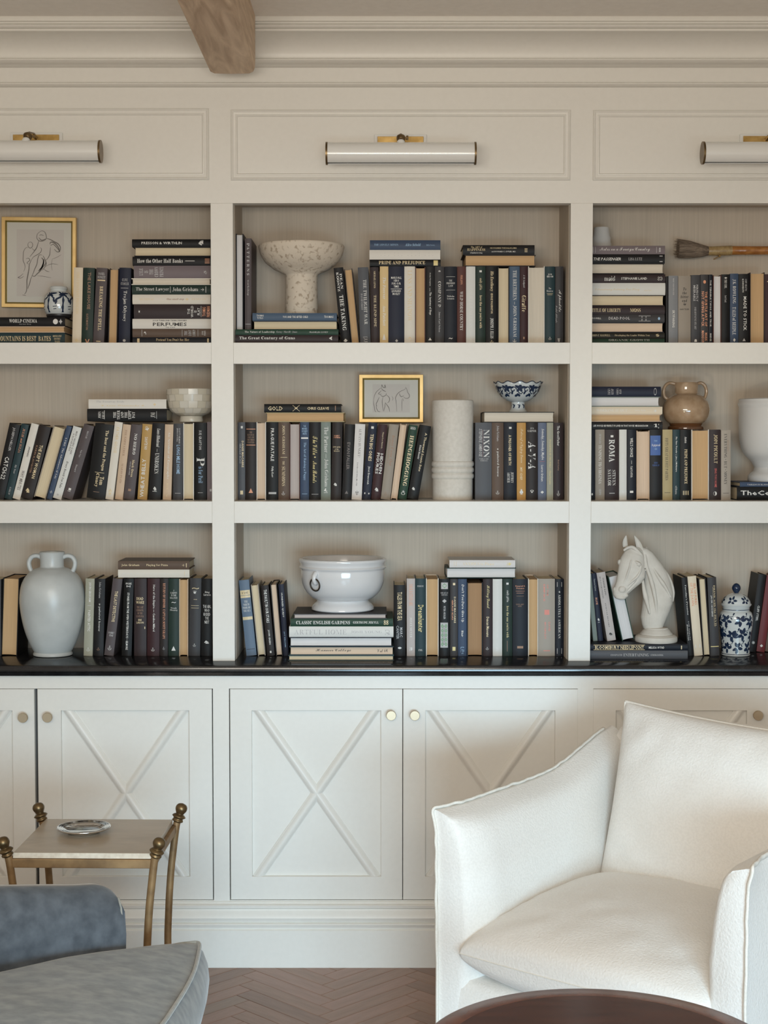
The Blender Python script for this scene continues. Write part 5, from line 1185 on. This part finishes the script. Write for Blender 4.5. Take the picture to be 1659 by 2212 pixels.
# scalloped footed bowl
YW = .185
wv = lambda a, z: (.018*cos(a*12)+.0) if z > 0.088 else .006*cos(a*12)*max(0, (z-.055)/.03)
bprof = [(.1,0),(19.5,0),(19.5,2),(15.5,6),(14,16),(14.5,21),(24,24),(35,31),(44,43),(49,55),(51.5,62),(51,63.5),(48.5,62),(41,44),(30,33),(.1,27)]
X, Z = P(1119, 886, YW); k = (YW+DIST)/F_PX
st = thing('scalloped_bowl', 'blue and white scalloped footed bowl on the flat book, middle centre shelf', 'bowl', (X, YW, z_bluebowl+.0003))
g = G(); rr = []
for r, z in bprof:
    w_ = max(0, (z-40)/22) if r > 28 else 0
    rr.append([(max(r,.02)*k*(1+.02*w_*cos(12*a))*cos(a), max(r,.02)*k*(1+.02*w_*cos(12*a))*sin(a), (z+2.2*w_*cos(12*a))*k) for a in (2*pi*i/96 for i in range(96))])
g.rings(rr); g.build('bowl_body', porcelain, st, smooth=50)
rim = [((51.9+1.0*cos(12*a))*k*cos(a), (51.9+1.0*cos(12*a))*k*sin(a), (63+2.2*cos(12*a))*k) for a in (2*pi*i/96 for i in range(96))]
G().tube(rim, .9*k, 6, cyc=True).build('painted_rim', cobalt, st, smooth=True)
sh = []; asp = 57.3/42
for a in range(-180, 180, 36):
    c = [(a+9*cos(t_)*(1-t_/9), 47+7*sin(t_)*(1-t_/9)) for t_ in (i*.5 for i in range(14))]
    sh += strip(c, 2.0, asp)+strip([(a+10,47),(a+16,40),(a+22,38),(a+27,42)], 2.0, asp)
    for th, L_ in ((.3,11),(1.5,9),(2.6,11),(4.0,10),(5.2,9)): sh.append(leaf(a+18, 50, L_, 6.6, th, asp))
    sh.append(leaf(a+2, 33, 10, 6, .4, asp)); sh.append(leaf(a+20, 33, 10, 6, 2.5, asp)); sh.append(leaf(a-6, 37, 9, 5, 1.2, asp)); sh.append(leaf(a+2, 53, 8, 4.5, 3.6, asp))
sh = [[(x, min(max(z, 26), 57)) for x, z in p_] for p_ in sh]
for a in range(-180, 180, 45):
    asp2 = 57.3/15
    sh.append([(x, min(max(z,3),20)) for x, z in leaf(a, 8, 9, 4, 1.2, asp2)]); sh.append([(x, min(max(z,3),20)) for x, z in leaf(a+8, 14, 6, 3, 2.6, asp2)])
wrap(st, bprof, k, sh, 'painted_scrolls', off=.0009)

# ---------------------------------------------------------------- framed sketches
paperm = mat('sketch_paper', (.58,.54,.50), .8); mountm = mat('ivory_mount', (.62,.60,.545), .8); pencil = mat('pencil_line', (.17,.15,.135), .8)
def framed(x0, x1, y0, y1, Y, label, fw, mat_in, strokes, rot=0, tilt=0, zrest=None):
    xa, za = P(x0, y1, Y); xb, zb = P(x1, y0, Y)
    if zrest is not None: dz = zrest-za; za += dz*.0+dz; 
    w, hh = xb-xa, zb-(P(x0, y1, Y)[1]); k = (Y+DIST)/F_PX
    t = thing('framed_sketch', label, 'picture', ((xa+xb)/2, Y, za+.0005)); t.rotation_euler = (tilt, rot, 0)
    pr = [(0,-.012),(0,.002),(.0012,.0045),(fw*k*.85,.0045),(fw*k,.003)]
    G().rect_ring(-w/2, w/2, 0, hh, 0, pr).build('gilt_frame', gold_leaf, t)
    f2 = fw*k; G().rect_ring(-w/2+f2, w/2-f2, f2, hh-f2, 0, [(0,.003),(.0022,-.0015),(.0045,-.002),(.005,-.006)]).build('inner_lip', gold_dark, t)
    f3 = f2+.004
    G().box(-w/2+f3, w/2-f3, .002, .006, f3, hh-f3).build('mount', mountm, t)
    a, b, c, d = mat_in      # paper within the frame, fractions
    X0, X1, Z0, Z1 = -w/2+w*a, -w/2+w*b, hh*(1-d), hh*(1-c)
    pap = G().box(X0, X1, .0014, .002, Z0, Z1).build('paper', paperm, t)
    for line, wd in strokes:
        pts = spline([(X0+(X1-X0)*u, Z1-(Z1-Z0)*v_, 0) for u, v_ in line], 5)
        g = G(); wd *= k*1.45
        vs = []
        for i, p in enumerate(pts):
            q = (pts[min(i+1,len(pts)-1)]-pts[max(i-1,0)]).normalized(); nx, nz = -q.y, q.x; ww = wd*(.45+.55*sin(pi*i/(len(pts)-1)))
            vs += [(p.x+nx*ww/2, .0011, p.y+nz*ww/2), (p.x-nx*ww/2, .0011, p.y-nz*ww/2)]
        g.add(vs, [(2*i,2*i+1,2*i+3,2*i+2) for i in range(len(pts)-1)]); g.build('pencil_line', pencil, pap)
    G().box(-w/2+.003, w/2-.003, .006, .012, .003, hh-.003).build('backing_board', mat('brown_board', (.12,.08,.05), .8), t)
    return t
fig = [ # seated figure with a second one behind, loose pencil sketch
 ([(.50,.03),(.44,.07),(.43,.13),(.48,.17),(.56,.17),(.63,.13),(.61,.05),(.55,.02),(.50,.03)],1.0),([(.48,.09),(.52,.08),(.58,.09)],.8),([(.47,.12),(.53,.16),(.61,.14)],1.2),
 ([(.47,.17),(.45,.22),(.42,.28),(.36,.34),(.28,.41)],1.1),([(.64,.13),(.72,.15),(.80,.18),(.88,.21),(.93,.26),(.93,.31)],1.5),([(.71,.22),(.72,.19),(.77,.19),(.84,.22),(.90,.28),(.92,.33)],1.6),
 ([(.72,.24),(.78,.22),(.86,.27),(.91,.32),(.86,.33),(.80,.29)],1.3),([(.72,.26),(.71,.33),(.70,.38),(.66,.43),(.62,.46)],1.0),([(.50,.27),(.53,.29),(.51,.34),(.43,.38),(.36,.41),(.31,.46)],.9),
 ([(.31,.46),(.27,.53),(.26,.60),(.24,.68),(.22,.76),(.22,.84),(.21,.92),(.17,.97)],1.5),([(.54,.38),(.48,.38),(.45,.44),(.43,.52),(.38,.60),(.35,.66),(.32,.70)],1.1),
 ([(.56,.39),(.60,.44),(.62,.50),(.56,.56),(.50,.62),(.44,.66),(.38,.70),(.33,.69)],1.5),([(.53,.42),(.57,.46),(.56,.53),(.50,.60),(.46,.62)],2.0),([(.58,.44),(.57,.50),(.53,.57),(.48,.60)],1.8),
 ([(.33,.70),(.30,.74),(.28,.80),(.25,.86),(.24,.89)],1.1),([(.62,.47),(.63,.52),(.58,.58),(.54,.61)],1.0),
 ([(.27,.19),(.24,.22),(.25,.26),(.29,.28),(.33,.26),(.34,.22),(.31,.19),(.27,.19)],.9),([(.24,.27),(.19,.28),(.15,.33),(.14,.40),(.14,.47),(.17,.52),(.18,.57),(.15,.63)],.9),
 ([(.33,.28),(.37,.31),(.42,.29)],.7),([(.20,.44),(.25,.43),(.28,.46),(.22,.50),(.26,.52)],.9),([(.14,.66),(.08,.70),(.03,.72),(.09,.73),(.15,.70)],.9),
 ([(.62,.55),(.70,.52),(.78,.51),(.88,.52)],.7),([(.58,.59),(.64,.62),(.70,.63)],.8),([(.44,.69),(.58,.70),(.74,.72)],.6),([(.75,.44),(.86,.41),(.95,.37)],.5),([(.76,.44),(.74,.53),(.76,.61)],.5),([(.12,.98),(.20,.99)],.7)]
framed(3.5, 162.5, 469.5, 665, .268, 'gilt framed pencil sketch of seated figures at the top left', 8.5, (.20,.83,.135,.875), fig, rot=radians(.7))
hor = [([(.03,.55),(.05,.42),(.09,.30),(.16,.20),(.24,.12)],.7),([(.24,.12),(.25,.02),(.28,.10),(.33,.12),(.33,.02),(.36,.14)],.9),([(.24,.14),(.27,.20),(.32,.24),(.36,.26)],1.0),([(.24,.22),(.20,.28),(.16,.33),(.20,.36),(.24,.34)],.8),
 ([(.21,.37),(.25,.42),(.30,.43),(.36,.38),(.37,.32)],.9),([(.37,.38),(.43,.44),(.46,.52),(.44,.62),(.40,.66)],.9),([(.03,.55),(.03,.68),(.05,.82),(.07,.95),(.10,.98)],.8),([(.18,.46),(.14,.58),(.10,.70),(.12,.78)],.9),
 ([(.10,.72),(.11,.85),(.15,.96),(.21,.97)],.8),([(.28,.46),(.26,.60),(.27,.76),(.29,.95)],.8),([(.34,.66),(.33,.80),(.30,.96)],.8),([(.34,.65),(.39,.74),(.44,.84),(.46,.97)],.9),([(.52,.42),(.55,.50),(.53,.58)],.5),
 ([(.90,.14),(.84,.20),(.77,.24),(.70,.30),(.65,.38),(.62,.48),(.63,.60),(.64,.76),(.65,.97)],.8),([(.88,.10),(.92,.18),(.94,.28),(.98,.36),(.99,.44),(.94,.50),(.87,.49),(.83,.44)],.8),([(.72,.32),(.74,.40),(.78,.44),(.84,.40)],.9),([(.80,.50),(.79,.66),(.79,.95)],.6),([(.82,.50),(.83,.60)],.5)]
t = framed(775.5, 914.5, 805, 909, .245, 'gilt framed pencil sketch of two horses standing on the centre books', 8.5, (.21,.79,.20,.79), hor, tilt=radians(-4), zrest=ztc)

# ---------------------------------------------------------------- big brush on two pegs
YBR = .245; k = (YBR+DIST)/F_PX
X0, ZB_ = P(1530, 541, YBR)
br = thing('calligraphy_brush', 'very large brush with brown bristles and bamboo handle, top right shelf', 'brush', (X0, YBR, ZB_))
def rod(g, prof, seg=28): return g.rings([[(x*k, r*k*cos(a), dz*k+r*k*sin(a)) for a in (2*pi*i/seg for i in range(seg))] for x, r, dz in prof])
hairm = noisy('bristle', (.26,.20,.15), (.14,.105,.078), scale=(3,140,140), nscale=3, rough=.8, detail=4, bump=.8)
bamboo = noisy('bamboo', (.46,.20,.055), (.30,.115,.03), scale=(14,30,30), nscale=3, rough=.25, detail=6, coat=.4)
ferr = noisy('tan_ferrule', (.42,.30,.14), (.30,.20,.09), scale=(30,6,30), nscale=4, rough=.35, coat=.2)
g = rod(G(), [(-66,17,3.5),(-68,10,4.5),(-60,19,3.5),(-40,18,1.5),(-20,13.5,-.5),(-6,10,-1),(2,8.5,-1)][:1][:0] or [(-66,8,4),(-65,17,4),(-50,18.8,3),(-32,17,1),(-16,13,-.5),(-4,9.8,-1),(2,9,-1)])
g.build('bristle_core', hairm, br, smooth=40)
g = G(); rb = random.Random(3)
for i in range(170):
    a = rb.uniform(0, 2*pi); q = rb.uniform(.75, 1.02); L_ = rb.uniform(-73, -62); sp = 19.5*q
    pts = [(0, 9*q*cos(a), -1+9*q*sin(a)), (-16, 13.4*q*cos(a), -.5+13.4*q*sin(a)), (-40, 18.4*q*cos(a), 2+18.4*q*sin(a)), (L_, (sp+1)*cos(a+.04), 4.2+(sp+1)*sin(a+.04)+rb.uniform(-1.2,1.2))]
    g.tube([(x*k, y*k, z*k) for x, y, z in pts], [.7*k,.7*k,.6*k,.25*k], 4)
tag(g.build('bristles', hairm, br, smooth=True), kind='stuff')
rod(G(), [(-1,8.6,-1),(0,9.6,-1),(22,10.4,-1),(50,10.6,0),(50,7,0)]).build('ferrule', ferr, br, smooth=40)
rod(G(), [(49.5,8,0),(50,9.8,0),(78,9.4,0),(80,9.9,0),(82,9.4,0),(150,9.2,0),(152,9.8,0),(154,9.2,0),(245,9,0),(250,8,0)]).build('bamboo_handle', bamboo, br, smooth=40)
for x in (22, 200):
    pg_ = thing('brass_peg', 'tiny brass peg under the %s of the large brush' % ('ferrule' if x < 100 else 'handle end'), 'peg', (X0+x*k, YBR, ZB_-13.4*k))
    g = G(); g.rings([[(1.5*k*cos(a), y, 1.5*k*sin(a)) for a in (2*pi*i/12 for i in range(12))] for y in (-13*k, .315-YBR)])
    g.build('pin', brass, pg_, smooth=40)
    G().lathe([(.01*k,-2.6*k),(1.8*k,-1.9*k),(2.6*k,0),(1.8*k,1.9*k),(.01*k,2.6*k)],12,(0,-13*k,0)).build('pin_head', brass, pg_, smooth=True)

# ---------------------------------------------------------------- horse bust
YH = .118; kh = .122*(YH+DIST)/F_PX
HX, HZ = P(1300+960*.122, 1386.5, YH)
hb = thing('horse_bust', 'white plaster horse head bust on a round base beside the lidded jar', 'sculpture', (HX, YH, z_horse+.0003))
def hp(cx, cy, dy=0): return Vector(((cx-960)*kh, dy*kh, (2110-cy)*kh))
def ell(c, ax1, ax2, n=28, p=2.0):
    out = []
    for i in range(n):
        a = 2*pi*i/n; ca, sa = cos(a), sin(a)
        out.append(tuple(c+ax1*(abs(ca)**(2/p)*(1 if ca >= 0 else -1))+ax2*(abs(sa)**(2/p)*(1 if sa >= 0 else -1))))
    return out
g = G()
def loft(secs, n=28):
    """secs: (cx, cy, depth, half width, half depth, tilt of the width axis in degrees)"""
    rr = []
    for cx, cy, dy, hw2, hd2, ti in secs:
        a = radians(ti); rr.append(ell(hp(cx, cy, dy), Vector((cos(a),0,sin(a)))*hw2*kh, Vector((0,1,0))*hd2*kh, n))
    g.rings(rr)
# neck, from the chest cut up to the poll
loft([(905,1880,10,170,150,0),(905,1800,10,200,170,2),(930,1650,15,250,185,5),(975,1480,20,275,190,8),(990,1300,25,275,180,12),(975,1120,25,255,165,16),(940,950,20,222,150,20),(885,800,10,180,130,24),(830,680,0,148,112,26),(775,570,-10,120,98,28),(700,490,-20,95,80,28),(650,450,-25,60,55,28)])
# head, from the poll to the muzzle
loft([(590,420,-40,60,60,-10),(570,460,-60,130,95,-12),(545,550,-85,185,118,-15),(518,660,-105,222,130,-17),(498,770,-120,238,132,-18),(470,880,-130,226,122,-19),(415,985,-140,186,106,-20),(362,1070,-150,148,94,-20),(318,1150,-158,130,88,-18),(292,1220,-160,132,88,-15),(284,1280,-158,116,76,-10),(282,1325,-152,80,50,0)])
# jaw and cheek disc
loft([(620,700,-90,60,60,-10),(635,800,-105,112,96,-15),(610,910,-118,135,104,-22),(560,1000,-125,120,92,-28),(500,1070,-135,98,76,-32),(435,1140,-145,84,66,-30),(375,1210,-150,72,54,-26),(350,1250,-150,50,40,-20)])
def bump(cx, cy, dy, rx, ry, rz, ti=0):
    secs = []
    for i in range(9):
        t_ = -1+2*i/8; s_ = sqrt(max(.0025, 1-t_*t_)); a = radians(ti)
        c = hp(cx, cy, dy)+Vector((-sin(a),0,cos(a)))*t_*rz*kh
        secs.append(ell(c, Vector((cos(a),0,sin(a)))*rx*s_*kh, Vector((0,1,0))*ry*s_*kh, 16))
    g.rings(secs)
bump(592,694,-226,66,40,26,-28); bump(286,690,-110,40,44,56,5)            # brow over each eye
bump(596,728,-232,36,30,22,-22)                                           # eye
bump(312,1160,-240,62,34,62,10); bump(205,1175,-165,44,44,60,10)          # nostrils
bump(290,1300,-190,98,66,50,-8); bump(372,1262,-190,60,50,46,-25)          # lips and chin
def ridge(pts, r, flat=1.0):
    P3 = [hp(*q) for q in pts]; sp = spline(P3, 6); n = len(sp)
    rs = [r[0]+(r[-1]-r[0])*i/(n-1) if len(r) == 2 else (r[0]+(r[1]-r[0])*min(1, 2*i/(n-1)) if i < n/2 else r[1]+(r[2]-r[1])*(2*i/(n-1)-1)) for i in range(n)]
    g.tube(sp, [q*kh for q in rs], 10, flat=flat)
ridge([(350,480,-130),(420,430,-150),(500,418,-155),(570,465,-165),(650,540,-150),(700,610,-110)], (22,34,20))   # forelock band
ridge([(655,740,-205),(625,850,-236),(570,940,-248),(490,1010,-246),(410,1085,-238)], (14,24,10))                 # cheek bone
ridge([(560,985,-228),(500,1050,-225),(420,1140,-225)], (12,17,9)); ridge([(610,985,-205),(550,1070,-200),(460,1165,-200),(380,1235,-215)], (10,15,9)); ridge([(470,640,-236),(430,800,-258),(380,960,-244),(340,1060,-240)], (8,16,8))
ridge([(735,560,-95),(760,760,-130),(830,980,-150),(890,1220,-165),(930,1480,-160),(935,1700,-150)], (22,40,14))  # muscle cords of the neck
ridge([(700,1000,-90),(720,1180,-115),(770,1400,-140),(820,1600,-150)], (20,46,16))
ridge([(880,800,-110),(990,980,-135),(1100,1140,-140),(1200,1320,-110)], (16,36,14))
ridge([(740,480,-20),(860,560,-20),(960,680,-15),(1050,800,-10),(1150,930,0),(1225,1080,10),(1262,1250,15),(1245,1400,20)], (30,34,26))   # mane edge
for cx, cy in ((775,450),(870,540),(960,650),(1035,770),(1085,845),(1135,920)): bump(cx, cy, 5, 34, 38, 30, -40)
sm = G(); sm.v, sm.f, sm.m = g.v, g.f, g.m
hobj = sm.build('horse_head', plaster)
md = hobj.modifiers.new('skin', 'REMESH'); md.mode = 'VOXEL'; md.voxel_size = .0013
m2 = hobj.modifiers.new('soft', 'SMOOTH'); m2.iterations = 5; m2.factor = .6
bpy.context.view_layer.update()
me = bpy.data.meshes.new_from_object(hobj.evaluated_get(bpy.context.evaluated_depsgraph_get()))
hobj.modifiers.clear(); hobj.data = me; me.polygons.foreach_set('use_smooth', [True]*len(me.polygons)); hobj.parent = hb
def ear(bx, by, tx, ty, w, dy, lean):
    b, t_ = hp(bx, by, dy), hp(tx, ty, dy-10); g = G(); rr = []
    for i in range(11):
        u = i/10; c = b.lerp(t_, u)+Vector((lean*kh*sin(pi*u), 0, 0)); wd = w*kh*(sin(pi*min(1,(u*.62+.38)))**.7)*(1 if u < .95 else .5)
        ring = []
        for j in range(14):
            a = 2*pi*j/14; yy = sin(a)*.55
            if yy < 0: yy = -.10 + .42*(cos(a)**2)*-1 if abs(cos(a)) > .3 else .12   # scooped front
            ring.append(tuple(c+Vector((cos(a)*wd, yy*wd, 0))))
        rr.append(ring)
    g.rings(rr); g.build('ear', plaster, hb, smooth=50)
ear(392,425,405,212,50,-60,-16); ear(655,490,545,215,62,-70,14)
prof = [(.1,0),(365,0),(374,14),(376,60),(366,96),(340,112),(330,116),(322,126),(292,132),(286,150),(262,172),(248,196),(232,214),(214,226),(205,250),(.1,262)]
G().lathe([(r*kh, z*kh) for r, z in prof], 64).build('plinth', plaster, hb, smooth=40)
bpy.context.view_layer.update()
